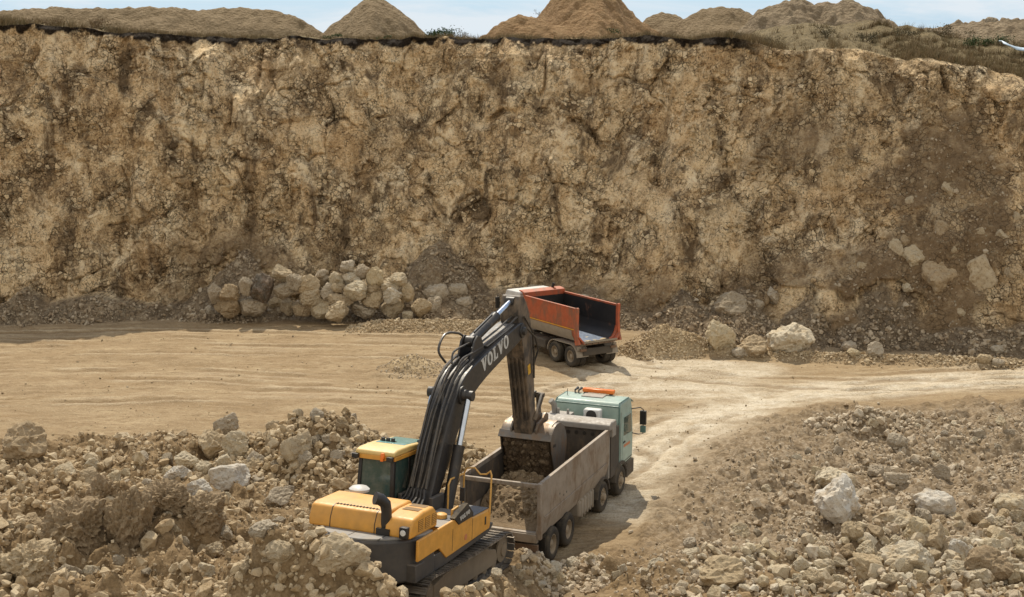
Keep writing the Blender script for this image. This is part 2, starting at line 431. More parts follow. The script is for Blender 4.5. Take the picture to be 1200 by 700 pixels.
RUTS = [[(-40, 62), (-20, 63.5), (-8, 62.2), (0, 60.5), (8, 60.8), (18, 62.5), (30, 65)], [(-40, 68), (-22, 69.5), (-8, 69.0), (2, 66.5), (9, 63), (18, 61.2), (30, 62.5)], [(3.6, 47.5), (5.2, 51), (7.8, 55), (12, 58.8), (20, 61.6), (30, 63.6)], [(4.6, 46.5), (6.0, 50), (8.8, 54), (13.5, 58.0), (21, 60.8), (30, 62.4)], [(-40, 58.5), (-24, 58.6), (-10, 59.5), (0, 57), (5.0, 52), (6.5, 49)], [(-40, 72.5), (-20, 73.5), (-8, 72.0), (3, 69.5), (6, 66)], [(2.5, 60), (5, 63), (4.5, 66), (2.8, 69)]]
def rut_field(x, y):
    """+1 where a wheel pressed the soil dark, -1 on the pale ridge beside it"""
    o = np.zeros(np.shape(x))
    for k, pth in enumerate(RUTS):
        d = np.full(np.shape(x), 1e9); sg = np.zeros(np.shape(x))
        p = np.array(pth, float); q = [p[0]]
        for i in range(len(p) - 1):
            a, b, c, e = p[max(i - 1, 0)], p[i], p[i + 1], p[min(i + 2, len(p) - 1)]
            for f in np.linspace(0, 1, 6)[1:]: q.append(0.5 * (2 * b + (c - a) * f + (2 * a - 5 * b + 4 * c - e) * f * f + (3 * b - a - 3 * c + e) * f ** 3))
        for (ax, ay), (bx, by) in zip(q[:-1], q[1:]):
            ex, ey = bx - ax, by - ay; L2 = ex * ex + ey * ey; t = np.clip(((x - ax) * ex + (y - ay) * ey) / L2, 0, 1)
            dd = np.hypot(x - ax - ex * t, y - ay - ey * t); near = dd < d; d = np.where(near, dd, d)
        d = d + 0.16 * fbm(x / 1.2, y / 1.2, 801 + k, 3)
        br = sstep(-0.25, 0.25, fbm(x / 3.5, y / 2.5, 811 + k, 3) + 0.1)
        o = o + br * (sstep(0.32, 0.12, np.abs(d - 0.98)) - 0.8 * sstep(0.22, 0.05, np.abs(d - 1.45)) - 0.5 * sstep(0.3, 0.1, np.abs(d - 0.35)))
    return np.clip(o, -1, 1)

def build_ground():
    xs = np.r_[np.array([-1200, -500, -250, -140, -90, -65, -50, -42, -37, -34.0]), np.arange(-32, 32.01, 0.085), np.array([34, 37, 42, 50, 65, 90, 140, 250, 500, 1200.])]
    ys = np.r_[np.array([-300, -120, -50, -20, 0, 8, 13, 17, 20.]), np.arange(22, 56, 0.085), np.arange(56, 83, 0.105), np.array([85, 90, 110, 160, 300, 700, 1800.])]
    X, Y = np.meshgrid(xs, ys); s = X.shape
    x, y = X.ravel(), Y.ravel()
    z = ground_z(x, y) - 0.05 * rut_field(x, y) * sstep(0.5, 0.0, masks(x, y)[0])
    far = sstep(33, 60, np.abs(x)) + sstep(20, 0, y) + sstep(83, 100, y)
    z = np.where(far > 0, z * (1 - np.clip(far, 0, 1)), z)
    rub, near_r, sl, sr = masks(x, y)
    idx = np.arange(len(x)).reshape(s)
    T = np.c_[idx[:-1, :-1].ravel(), idx[:-1, 1:].ravel(), idx[1:, 1:].ravel(), idx[1:, :-1].ravel()]
    lr = sstep(-2, 4, x)        # 0 on the left: brown clods, 1 on the right: grey chips
    grey = np.clip(sstep(2, 6, x) * sstep(33, 38, y) * sstep(57, 53, y - 0.1 * x) + 0.8 * sstep(0.7, 1.4, x) * sstep(2.6, 1.6, x) * sstep(36, 35, y), 0, 1)
    heap = np.clip(1 - np.hypot((x - 7.9) / 2.6, (y - 68.6) / 2.0), 0, 1) + np.clip(1 - np.hypot(x + 4.85, y - 64.7) / 1.5, 0, 1)
    foot = sstep(-3.2, 1.5, y - spl(x, FOOT) + 1.0 * fbm(x / 2, y / 2, 77, 3))
    me = np_mesh('quarry_floor', np.c_[x, y, z], T, True, dict(rut=rut_field(x, y) * (1 - rub), rub=rub, road=road_mask(x, y) * (1 - rub), grey=grey, foot=foot, heap=np.clip(heap * 3, 0, 1)))
    o = link_mesh('quarry_floor', me, ground_material()); tag(o, kind='structure')
    return o

def ground_material():
    m, nt, b = new_mat('quarry_floor_earth'); g = NT(nt); p = g.pos()
    rub, road, grey, foot, heap, rut = (g.attr(a) for a in ('rub', 'road', 'grey', 'foot', 'heap', 'rut'))
    pl = g.vec(p, (0.55, 1.5, 1))
    streak = g.noise(pl, 0.55, 6, 0.62, 0.6); n1 = g.noise(p, 0.5, 5, 0.6); n2 = g.noise(p, 3.2, 5, 0.62); n3 = g.noise(p, 14, 4, 0.7); n4 = g.noise(p, 46, 2, 0.6)
    sand = g.ramp(g.math('ADD', g.math('MULTIPLY', streak, 0.40), g.math('MULTIPLY', g.math('ADD', n1, n2), 0.30)), [(0.30, (0.20, 0.137, 0.075)), (0.47, (0.30, 0.215, 0.122)), (0.62, (0.375, 0.285, 0.172))])
    rd = g.ramp(g.math('ADD', g.math('MULTIPLY', streak, 0.5), g.math('MULTIPLY', n2, 0.5)), [(0.30, (0.40, 0.33, 0.225)), (0.5, (0.56, 0.485, 0.365)), (0.65, (0.66, 0.60, 0.48))])
    trk = g.noise(g.vec(g.vadd(p, g.noise(p, 0.12, 3, out=1), 3.0), (0.16, 1.1, 1)), 1.0, 6, 0.75)
    sand = g.mix(g.rng(trk, 0.55, 0.66, 0, 0.6), sand, (0.25, 0.165, 0.08))
    sand = g.mix(g.rng(trk, 0.44, 0.36, 0, 0.35), sand, (0.54, 0.42, 0.26))
    dash = g.noise(g.vec(p, (0.8, 3.2, 1), (3, 8, 0)), 1.7, 6, 0.72)
    sand = g.mix(g.rng(dash, 0.53, 0.62, 0, 0.7), sand, (0.185, 0.125, 0.065))
    sand = g.mix(g.rng(dash, 0.42, 0.35, 0, 0.5), sand, (0.46, 0.365, 0.235))
    rd = g.mix(g.rng(dash, 0.53, 0.63, 0, 0.5), rd, (0.30, 0.225, 0.14))
    c = g.mix(road, sand, rd)
    c = g.mix(g.math('MULTIPLY', g.rng(g.noise(p, 0.9, 6, 0.7), 0.52, 0.66, 0, 0.6), road), c, (0.34, 0.25, 0.15))
    c = g.mix(g.math('MULTIPLY', g.rng(rut, 0.0, 1.0), 0.6), c, (0.22, 0.15, 0.08))      # soil pressed up by wheels
    c = g.mix(g.math('MULTIPLY', g.rng(rut, 0.0, -1.0), 0.55), c, (0.56, 0.46, 0.32))
    patch = g.rng(g.noise(g.vec(p, (0.5, 1, 1), (9, 4, 0)), 0.35, 5, 0.65), 0.52, 0.62)
    c = g.mix(g.math('MULTIPLY', patch, g.rng(n3, 0.40, 0.60, 0.15, 0.8)), c, (0.24, 0.17, 0.095))
    c = g.mix(g.rng(n3, 0.50, 0.66, 0, 0.6), c, (0.21, 0.145, 0.08))            # scattered grit
    c = g.mix(g.rng(g.vor(p, 7.0, out='Distance'), 0.10, 0.16, 0.5, 0.0), c, (0.52, 0.46, 0.34))   # small stones pressed into the floor
    earth = g.ramp(g.math('ADD', g.math('MULTIPLY', n2, 0.6), g.math('MULTIPLY', n3, 0.4)), [(0.30, (0.10, 0.066, 0.034)), (0.48, (0.20, 0.135, 0.07)), (0.66, (0.35, 0.25, 0.14))])  # soil toned darker to deepen the shade in gaps between stones
    chips = g.ramp(g.vor(p, 9, out='Color'), [(0.0, (0.12, 0.085, 0.05)), (0.5, (0.26, 0.205, 0.14)), (1.0, (0.48, 0.40, 0.30))])
    earth = g.mix(g.math('MULTIPLY', grey, 0.55), earth, chips)
    c = g.mix(rub, c, earth)
    hp = g.ramp(g.vor(p, 6.5, out='Color'), [(0.0, (0.27, 0.19, 0.10)), (1.0, (0.50, 0.39, 0.24))])
    c = g.mix(heap, c, hp)
    ft = g.ramp(g.vor(p, 6.0, out='Color'), [(0.0, (0.17, 0.125, 0.08)), (0.6, (0.27, 0.215, 0.15)), (1.0, (0.42, 0.37, 0.29))])
    c = g.mix(foot, c, ft)
    g.put(b.inputs['Base Color'], c); b.inputs['Roughness'].default_value = 0.95; b.inputs['Specular IOR Level'].default_value = 0.15
    hgt = g.math('ADD', g.math('ADD', g.math('MULTIPLY', n3, 0.55), g.math('MULTIPLY', n4, 0.35)), g.math('MULTIPLY', g.vor(p, 9.0), -0.5))
    g.put(b.inputs['Normal'], g.bump(hgt, 0.75, 0.06))
    return m

# ------------------------------------------------------------------ the quarry face
CONES = [(517, 280, 40), (285, 292, 42), (690, 338, 36), (120, 346, 36), (30, 340, 36), (200, 352, 36), (400, 335, 38), (600, 352, 36), (800, 345, 36), (870, 338, 36), (950, 340, 44), (1040, 300, 52), (1060, 375, 38), (1140, 388, 38), (1200, 380, 38)]

def wall_y(x, t, z):
    """depth of the rock face at x, height share t, height z"""
    y = spl(x, FOOT) + (spl(x, TOPY) - spl(x, FOOT)) * t
    big = 1.5 * fbm(x / 9, z / 13, 101, 3) + 1.0 * fbm(x / 3.2, z / 9, 103, 3)
    return y - big * sstep(1.02, 0.9, t) - 0.25 * fbm(x / 2, z / 2, 104, 3)

def build_cliff():
    xs = np.arange(-44, 42, 0.066); nt = 300
    t = np.linspace(-0.03, 1, nt)
    X, Tt = np.meshgrid(xs, t)
    zt = np.interp(X, TOPZ[:, 0], TOPZ[:, 1]) + 0.22 * fbm(X / 1.6, X * 0 + 3, 111, 3)
    Z = Tt * zt
    Yw = wall_y(X, Tt, Z)
    # projection of each point, to lay the fallen earth where it lies in the quarry
    c, s = math.cos(PITCH), math.sin(PITCH)
    dep = Yw * c - (Z - CAM_H) * s; U = 600 + F_PX * X / dep; V = 350 - F_PX * (Yw * s + (Z - CAM_H) * c) / dep
    wn = fbm(X / 2.1, Z / 2.1, 121, 4); wn2 = fbm(X / 0.8, Z / 0.8, 123, 3)
    deb = np.zeros_like(X)
    for poly, k in (([(1080, 130), (1150, 140), (1192, 190), (1200, 300), (1160, 330), (1150, 420), (1060, 430), (930, 420), (955, 350), (1000, 300), (1025, 265), (1050, 200)], 1.0),
                    ([(225, 300), (285, 268), (330, 300), (350, 350), (200, 350)], 0.9), ([(640, 330), (760, 330), (800, 360), (780, 410), (600, 400)], 0.9),
                    ([(870, 140), (1010, 130), (1000, 185), (880, 195)], 0.55), ([(820, 310), (950, 320), (960, 420), (800, 410)], 0.7)):
        deb = np.maximum(deb, k * sstep(-24, 24, poly_sd(U, V, poly) + 34 * wn + 20 * wn2) * (1 - 0.85 * sstep(0.10, 0.28, fbm(X / 2.6 + 7, Z / 2.2, 125, 3)) * sstep(150, 330, V)))
    # fractured limestone: blocks, ledges, joints
    wx = X + 0.9 * fbm(X / 1.5, Z / 1.5, 131, 4); wz = Z + 0.9 * fbm(X / 1.5 + 40, Z / 1.5, 133, 4)
    sel = sstep(-0.15, 0.25, fbm(X / 5, Z / 6, 135, 3))              # places where the rock is blocky, elsewhere it is smoother
    f1, f2, r1, dx1, dz1 = worley(wx / 2.3, wz / 2.9, 141); e1 = f2 - f1
    g1, g2, r2, dx2, dz2 = worley(wx / 0.85 + 3, wz / 1.0, 143); e2 = g2 - g1
    k1, k2, r3, dx3, dz3 = worley(wx / 0.32 + 3, wz / 0.36, 145); e3 = k2 - k1
    d = 0.22 * (r1 - 0.5) * sstep(0, 0.25, e1) + 0.34 * ((r1 * 7 % 1) - 0.5) * dx1 + 0.25 * ((r1 * 13 % 1) - 0.5) * dz1
    d = d - 0.26 * sstep(0.11, 0.0, e1) * sstep(-0.05, 0.35, fbm(X / 2.2, Z / 2.2, 137, 2))
    m1, m2, r4, dx4, dz4 = worley(wx / 1.3 + 5, wz / 1.9, 147); d = d + 0.75 * (0.30 * (r4 - 0.5) + 0.45 * ((r4 * 7 % 1) - 0.5) * dx4 + 0.4 * ((r4 * 13 % 1) - 0.5) * dz4) * sstep(0, 0.12, m2 - m1)
    a2 = 0.30 + 0.70 * sel
    d = d + a2 * (0.30 * (r2 - 0.5) + 0.45 * ((r2 * 7 % 1) - 0.5) * dx2 + 0.3 * ((r2 * 13 % 1) - 0.5) * dz2 - 0.14 * sstep(0.14, 0.0, e2) * sstep(-0.1, 0.25, fbm(X / 1.4, Z / 1.4, 138, 2)))
    d = d + a2 * (0.13 * (r3 - 0.5) + 0.16 * ((r3 * 7 % 1) - 0.5) * dx3 - 0.05 * sstep(0.15, 0, e3))
    d = d + 0.17 * fbm(X / 0.75, Z / 0.65, 151, 5, 0.6) + 0.22 * np.abs(fbm(X / 1.1, Z / 1.5, 152, 4, 0.55)) + 0.62 * fbm(X / 1.1, Z / 7.0, 153, 4)
    d = d - 0.55 * sstep(0.045, 0.0, np.abs(fbm(X / 4.5 + 3, Z / 16, 155, 3))) * sstep(0.0, 0.3, fbm(X / 6, Z / 6, 156, 2))      # long open joints
    rough_d = 0.10 * fbm(X / 0.6, Z / 0.6, 161, 4) + 0.10 * np.clip(0.7 - k1, 0, 1) * (r3 > 0.6)
    d = d * (1 - 0.82 * deb) + rough_d * deb + 0.55 * deb * sstep(1.0, 0.2, Tt)
    edge = sstep(1.0, 0.985, Tt)
    Y = Yw - d * (0.25 + 0.75 * edge)
    # loose cones and the apron of fallen stone along the foot
    tal = np.zeros_like(X)
    Yt = np.full_like(X, 1e9)
    for (u, v, al) in CONES:
        y0 = 80.0
        for _k in range(5):
            P = at_depth(u, v, y0); tt = P[2] / np.interp(P[0], TOPZ[:, 0], TOPZ[:, 1]); y0 = float(spl(P[0], FOOT) + (spl(P[0], TOPY) - spl(P[0], FOOT)) * tt) - 0.3
        P = at_depth(u, v, y0); ta = math.tan(math.radians(al))
        rr = (P[2] - Z + 0.45 * fbm(X / 1.6, Z / 1.6, 171, 3)) / ta
        q = rr ** 2 - (X - P[0]) ** 2
        Yt = np.minimum(Yt, np.where((rr > 0) & (q > 0), P[1] - np.sqrt(np.maximum(q, 0)), 1e9))
    apr = (1.15 + 0.7 * fbm(X / 3.5, X * 0, 173, 3) - Z) / math.tan(math.radians(37))
    Yt = np.minimum(Yt, np.where(apr > 0, spl(X, FOOT) - 0.3 - apr, 1e9))
    Yt = Yt - 0.18 * np.clip(0.8 - k1, 0, 1) * (0.3 + r3) - 0.28 * np.clip(0.7 - g1, 0, 1) * r2 - 0.1 * fbm(X / 0.4, Z / 0.4, 175, 3)
    hit = Yt < Y; tal = np.where(hit, 1.0, 0.0)
    tal = np.maximum(tal, 0.6 * sstep(-0.8, 0, Y - Yt))
    Y = np.minimum(Y, Yt)
    soil_d = 0.42 + 0.36 * fbm(X / 1.1, X * 0, 181, 5, 0.6)
    soil = sstep(0.0, 0.14, soil_d - (zt - Z) + 0.45 * fbm(X / 0.5, Z / 0.5, 183, 4)) * sstep(16, 13.5, X)
    Y = Y - 0.06 * soil * sstep(0.10, 0.35, zt - Z)
    cw = sstep(0.02, 0.35, fbm(X / 1.7, Z / 1.7, 139, 3))
    crack = np.maximum(sstep(0.05, 0.0, e1) * cw * 0.8, sel * sstep(0.08, 0.0, e2) * 0.6 * sstep(-0.05, 0.3, fbm(X / 1.4, Z / 1.4, 138, 2))) * (1 - deb) * (1 - tal)
    tone = np.clip(0.45 * r1 + 0.35 * r2 + 0.2 * r3, 0, 1)
    # the land behind the edge
    back = np.array([0.25, 0.7, 1.3, 2.2, 3.5, 5, 7, 10, 14, 20, 30, 60, 150, 500, 1600.])
    nb = len(back); xb = xs
    Yb = Y[-1][None, :] + back[:, None]; Xb = np.repeat(xb[None, :], nb, 0)
    Xb = Xb + np.sign(Xb) * np.clip(np.abs(Xb) - 38, 0, 10) * (back[:, None] / 20)
    rise = ipl(xb, [(-60, 0), (13, 0), (17, 0.22), (24, 0.40), (44, 0.45)])[None, :]
    Zb = Z[-1][None, :] + np.minimum(back[:, None], 12) * rise * 0.55 + 0.16 * fbm(Xb / 0.7, Yb / 0.7, 185, 3) * sstep(0.2, 1, back[:, None]) - 0.3 * sstep(12, 60, back[:, None])
    Xa = np.r_[X, Xb]; Ya = np.r_[Y, Yb]; Za = np.r_[Z, Zb]; sh = Xa.shape
    zer = np.zeros_like(Xb)
    at = dict(deb=np.r_[deb, zer], tal=np.r_[tal, zer], soil=np.r_[soil, np.where(back[:, None] < 0.6, 0.8, 0.0) * np.ones_like(Xb) * sstep(16, 13.5, Xb)], crack=np.r_[crack, zer], tone=np.r_[tone, zer + 0.5], grass=np.r_[X * 0, zer + 1])
    idx = np.arange(Xa.size).reshape(sh)
    T = np.c_[idx[:-1, :-1].ravel(), idx[:-1, 1:].ravel(), idx[1:, 1:].ravel(), idx[1:, :-1].ravel()]
    me = np_mesh('quarry_face', np.c_[Xa.ravel(), Ya.ravel(), Za.ravel()], T, True, {k: v.ravel() for k, v in at.items()})
    o = link_mesh('quarry_face', me, cliff_material()); tag(o, kind='structure')
    # edge line and loose-stone sites for later
    info = dict(edge=np.c_[X[-1], Y[-1], Z[-1]], tal=np.c_[X[tal > 0.9], Y[tal > 0.9], Z[tal > 0.9]], deb=np.c_[X[(deb > 0.6) & (tal < 0.5)], Y[(deb > 0.6) & (tal < 0.5)], Z[(deb > 0.6) & (tal < 0.5)]],
                U=U, V=V, P=np.dstack([X, Y, Z]), back=np.dstack([Xb, Yb, Zb]))
    return info

def cliff_material():
    m, nt, b = new_mat('quarry_face_limestone'); g = NT(nt); p = g.pos()
    deb, tal, soil, crack, tone, grass = (g.attr(a) for a in ('deb', 'tal', 'soil', 'crack', 'tone', 'grass'))
    q = g.vadd(p, g.noise(p, 0.9, 4, out=1), 0.5)
    n0 = g.math('ADD', g.math('MULTIPLY', g.noise(g.vec(p, (1, 1, 0.6)), 0.16, 4, 0.6), 0.4), g.math('MULTIPLY', g.noise(g.vec(p, (1, 1, 0.16), (3, 0, 0)), 0.42, 5, 0.62, 0.3), 0.6)); n1 = g.noise(q, 0.55, 6, 0.65); n2 = g.noise(q, 2.4, 6, 0.68); n3 = g.noise(p, 9, 5, 0.7); n4 = g.noise(p, 28, 3, 0.65)
    mixv = g.math('ADD', g.math('ADD', g.math('MULTIPLY', n1, 0.26), g.math('MULTIPLY', n2, 0.44)), g.math('MULTIPLY', tone, 0.30))
    mixv = g.math('ADD', g.math('MULTIPLY', mixv, 0.62), g.math('MULTIPLY', n3, 0.38))
    c = g.ramp(mixv, [(0.36, (0.20, 0.13, 0.075)), (0.43, (0.46, 0.33, 0.195)), (0.50, (0.62, 0.475, 0.30)), (0.58, (0.80, 0.665, 0.46))])
    c = g.mix(g.rng(n0, 0.48, 0.62, 0, 0.75), c, g.mix(0.6, c, (0.24, 0.17, 0.10)))
    rust = g.noise(g.vec(p, (1, 1, 0.45), (7, 3, 1)), 0.30, 7, 0.72)
    c = g.mix(g.rng(rust, 0.50, 0.66, 0, 0.45), c, (0.52, 0.335, 0.17))
    st = g.noise(g.vec(p, (1.0, 1.0, 0.15)), 0.75, 7, 0.68, 0.4)
    c = g.mix(g.rng(st, 0.51, 0.63, 0, 0.78), c, (0.21, 0.15, 0.095))            # seepage streaks
    pale = g.noise(g.vec(p, (1, 1, 0.55), (31, 9, 4)), 0.55, 7, 0.74)
    c = g.mix(g.rng(pale, 0.53, 0.64, 0, 0.75), c, (0.84, 0.735, 0.55))         # freshly broken limestone
    c = g.mix(g.rng(n3, 0.33, 0.42, 0.65, 0.0), c, (0.11, 0.07, 0.04))        # pits and dirt
    e = g.vor(g.vadd(g.vec(p, (1, 0.4, 0.5)), g.noise(p, 1.6, 4, out=1), 0.5), 1.2, 'DISTANCE_TO_EDGE')
    where = g.rng(g.noise(p, 0.45, 4, 0.6), 0.46, 0.60)
    e2 = g.vor(g.vadd(g.vec(p, (1, 0.4, 0.85)), g.noise(p, 4, 4, out=1), 0.16), 4.2, 'DISTANCE_TO_EDGE')
    ck = g.math('MAXIMUM', g.math('MULTIPLY', g.rng(e, 0.0, 0.028, 0.8, 0), where), g.math('MULTIPLY', g.rng(e2, 0, 0.05, 0.7, 0), where))
    ck = g.math('MULTIPLY', g.math('MAXIMUM', ck, g.math('MULTIPLY', crack, 0.7)), g.rng(n2, 0.42, 0.56, 0.0, 1.0))
    fr = g.vor(g.vadd(p, g.noise(p, 5, 3, out=1), 0.12), 3.4, out='Color'); fe = g.vor(g.vadd(p, g.noise(p, 5, 3, out=1), 0.12), 3.4, 'DISTANCE_TO_EDGE')
    fm = g.math('MULTIPLY', g.rng(g.noise(g.vec(p, (1, 1, 1), (5, 50, 9)), 0.6, 5, 0.7), 0.47, 0.62), g.rng(fe, 0.02, 0.10))
    c = g.mix(g.math('MULTIPLY', fm, g.rng(g.xyz(fr, 0), 0.45, 0.9, 0.0, 0.8)), c, (0.84, 0.72, 0.52))       # pale broken pieces
    c = g.mix(g.math('MULTIPLY', fm, g.rng(g.xyz(fr, 1), 0.6, 0.95, 0.0, 0.65)), c, (0.16, 0.10, 0.055))
    ck = g.math('MAXIMUM', ck, g.math('MULTIPLY', g.rng(fe, 0.0, 0.045, 0.75, 0.0), g.rng(g.noise(g.vec(p, (1, 1, 1), (5, 50, 9)), 0.6, 5, 0.7), 0.47, 0.58)))
    c = g.mix(ck, c, (0.035, 0.022, 0.013))
    bw = g.n('ShaderNodeRGBToBW'); g.put(bw.inputs[0], c); gain = g.rng(bw.outputs[0], 0.16, 0.52, 0.62, 1.28)
    vm = g.n('ShaderNodeVectorMath', operation='SCALE'); g.put(vm.inputs[0], c); g.put(vm.inputs['Scale'], gain); c = g.mix(1.0, vm.outputs[0], (1.04, 0.975, 0.87), 'MULTIPLY')
    gv = g.vor(p, 5.0, out='Color'); gd = g.vor(p, 5.0)
    dcol = g.ramp(n2, [(0.3, (0.20, 0.130, 0.070)), (0.55, (0.31, 0.215, 0.122)), (0.7, (0.46, 0.34, 0.205))])
    stones = g.math('MULTIPLY', g.rng(gd, 0.20, 0.34, 1, 0), g.math('GREATER_THAN', g.xyz(gv, 0), 0.86))
    dcol = g.mix(g.math('MULTIPLY', stones, 0.8), dcol, (0.45, 0.38, 0.27))
    c = g.mix(deb, c, dcol)
    tcol = g.ramp(g.vor(p, 4.5, out='Color'), [(0, (0.17, 0.12, 0.075)), (0.55, (0.32, 0.245, 0.16)), (1, (0.52, 0.43, 0.31))])
    tcol = g.mix(g.rng(n2, 0.38, 0.6, 0.8, 0.15), tcol, (0.19, 0.14, 0.09))
    c = g.mix(g.math('MULTIPLY', tal, 0.85), c, tcol)
    c = g.mix(soil, c, g.mix(g.rng(n3, 0.4, 0.65), (0.022, 0.016, 0.011), (0.06, 0.042, 0.027)))
    gcol = g.ramp(g.math('ADD', g.math('MULTIPLY', n2, 0.6), g.math('MULTIPLY', n3, 0.4)), [(0.3, (0.16, 0.115, 0.06)), (0.5, (0.26, 0.20, 0.105)), (0.7, (0.36, 0.29, 0.17))])
    c = g.mix(g.math('MULTIPLY', grass, g.math('SUBTRACT', 1.0, soil)), c, gcol)
    g.put(b.inputs['Base Color'], c); b.inputs['Roughness'].default_value = 0.95; b.inputs['Specular IOR Level'].default_value = 0.15
    h = g.math('ADD', g.math('ADD', g.math('MULTIPLY', n2, 1.2), g.math('MULTIPLY', n3, 0.7)), g.math('MULTIPLY', n4, 0.3))
    h = g.math('SUBTRACT', h, g.math('MULTIPLY', ck, 0.8))
    h = g.math('ADD', h, g.math('MULTIPLY', g.math('MULTIPLY', fm, g.xyz(fr, 2)), 0.8))
    g.put(b.inputs['Normal'], g.bump(h, 1.0, 0.22))
    return m
# ------------------------------------------------------------------ vehicles
M = {}
def vehicle_materials():
    M['yellow'] = paint('excavator_yellow', (0.68, 0.325, 0.045), 0.42, dust=0.32)
    M['roof_yellow'] = paint('cab_roof_yellow', (0.72, 0.50, 0.17), 0.40, dust=0.45)
    M['dark'] = paint('dark_grey_steel', (0.035, 0.036, 0.040), 0.5, dust=0.40)
    M['boom'] = paint('boom_dark_paint', (0.018, 0.018, 0.020), 0.42, dust=0.16, wear=(0.10, 0.075, 0.055), wear_amt=0.15)
    M['stick'] = paint('worn_stick_steel', (0.040, 0.033, 0.028), 0.55, dust=0.30, wear=(0.15, 0.11, 0.075), wear_amt=0.55, scale=1.4)
    M['bucket'] = paint('worn_bucket_steel', (0.17, 0.155, 0.14), 0.45, 0.5, dust=0.35, wear=(0.20, 0.13, 0.08), wear_amt=0.5)
    M['deck'] = paint('deck_blue_grey', (0.075, 0.09, 0.115), 0.55, dust=0.42)
    M['ledge'] = paint('dusty_counterweight', (0.22, 0.225, 0.225), 0.5, dust=0.8)
    M['black'] = paint('black_plastic', (0.014, 0.014, 0.015), 0.4, dust=0.15)
    M['rubber'] = paint('tyre_rubber', (0.028, 0.027, 0.026), 0.85, dust=0.55, spec=0.2, low_dust=(0.0, 1.0, 0.35))
    M['rim'] = paint('dusty_rim', (0.30, 0.235, 0.16), 0.7, dust=0.5)
    M['track'] = paint('track_steel', (0.11, 0.105, 0.10), 0.42, 0.5, dust=0.75, wear=(0.33, 0.30, 0.27), wear_amt=0.4)
    M['trackframe'] = paint('track_frame_dirt', (0.16, 0.12, 0.08), 0.85, dust=0.8, low_dust=(0.2, 1.4, 0.7))
    M['green'] = paint('pale_green_paint', (0.33, 0.45, 0.40), 0.38, dust=0.28, low_dust=(0.6, 1.5, 0.5))
    M['darkgreen'] = paint('dark_green_edge', (0.10, 0.19, 0.17), 0.45, dust=0.3)
    M['greybox'] = paint('bare_grey_steel', (0.29, 0.245, 0.20), 0.55, 0.15, dust=0.55, wear=(0.17, 0.115, 0.075), wear_amt=0.45, low_dust=(1.0, 2.2, 0.35))
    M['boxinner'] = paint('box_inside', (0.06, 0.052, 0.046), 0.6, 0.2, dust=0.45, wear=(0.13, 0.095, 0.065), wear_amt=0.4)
    M['beam'] = paint('grey_headboard', (0.28, 0.26, 0.235), 0.55, 0.1, dust=0.45, wear=(0.2, 0.15, 0.10), wear_amt=0.2)
    M['rust'] = paint('rusty_chassis', (0.15, 0.085, 0.05), 0.8, dust=0.6, low_dust=(0.4, 1.4, 0.4))
    M['chassis'] = paint('chassis_grime', (0.045, 0.038, 0.032), 0.75, dust=0.5, low_dust=(0.2, 1.4, 0.45))
    M['redbox'] = paint('faded_orange_red', (0.43, 0.088, 0.030), 0.5, dust=0.24, wear=(0.23, 0.08, 0.04), wear_amt=0.5, low_dust=(1.1, 1.9, 0.35))
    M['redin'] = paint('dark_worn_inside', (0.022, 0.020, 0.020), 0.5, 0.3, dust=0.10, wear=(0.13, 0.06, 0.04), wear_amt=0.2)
    M['steelfloor'] = paint('polished_floor_steel', (0.17, 0.215, 0.30), 0.33, 0.8, dust=0.10)
    M['white'] = paint('white_cab', (0.62, 0.62, 0.60), 0.4, dust=0.35)
    M['lowergrey'] = paint('dusty_grey_skirt', (0.28, 0.24, 0.19), 0.7, dust=0.6)
    M['orange'] = simple('orange_lens', (0.85, 0.20, 0.02), 0.25)
    M['lens'] = simple('lamp_lens', (0.75, 0.75, 0.72), 0.15)
    M['redlens'] = simple('red_lens', (0.45, 0.02, 0.015), 0.2)
    M['chrome'] = simple('chromed_rod', (0.62, 0.66, 0.72), 0.16, 1.0)
    M['letter'] = simple('white_lettering', (0.60, 0.59, 0.55), 0.6)
    M['stripe'] = simple('yellow_stripe', (0.75, 0.42, 0.03), 0.5)
    M['sticker'] = simple('orange_sticker', (0.60, 0.22, 0.10), 0.5)
    M['hose'] = paint('hydraulic_hose', (0.02, 0.02, 0.021), 0.3, dust=0.45)
    M['rail'] = paint('yellow_rail', (0.66, 0.36, 0.08), 0.5, dust=0.3)
    M['glass'] = glass('tinted_glass', (0.045, 0.08, 0.07))
    M['skyglass'] = glass('skylight_glass', (0.20, 0.36, 0.34))
    M['mesh'] = paint('grille_mesh', (0.20, 0.11, 0.03), 0.7, dust=0.2)

def simple(name, col, rough, metal=0.0):
    m, nt, b = new_mat(name); g = NT(nt)
    n = g.noise(g.obj(), 7, 4, 0.6)
    g.put(b.inputs['Base Color'], g.ramp(n, [(0.3, tuple(c * 0.8 for c in col)), (0.7, col)]))
    g.put(b.inputs['Roughness'], g.rng(n, 0.3, 0.7, rough, rough + 0.12)); b.inputs['Metallic'].default_value = metal
    return m

def glass(name, col):
    m, nt, b = new_mat(name); g = NT(nt)
    n = g.noise(g.obj(), 4, 5, 0.6)
    d = g.rng(n, 0.45, 0.7, 0.0, 0.25)
    g.put(b.inputs['Base Color'], g.mix(d, col, (0.25, 0.21, 0.15)))
    g.put(b.inputs['Roughness'], g.rng(n, 0.4, 0.7, 0.06, 0.3)); b.inputs['Specular IOR Level'].default_value = 0.7
    return m

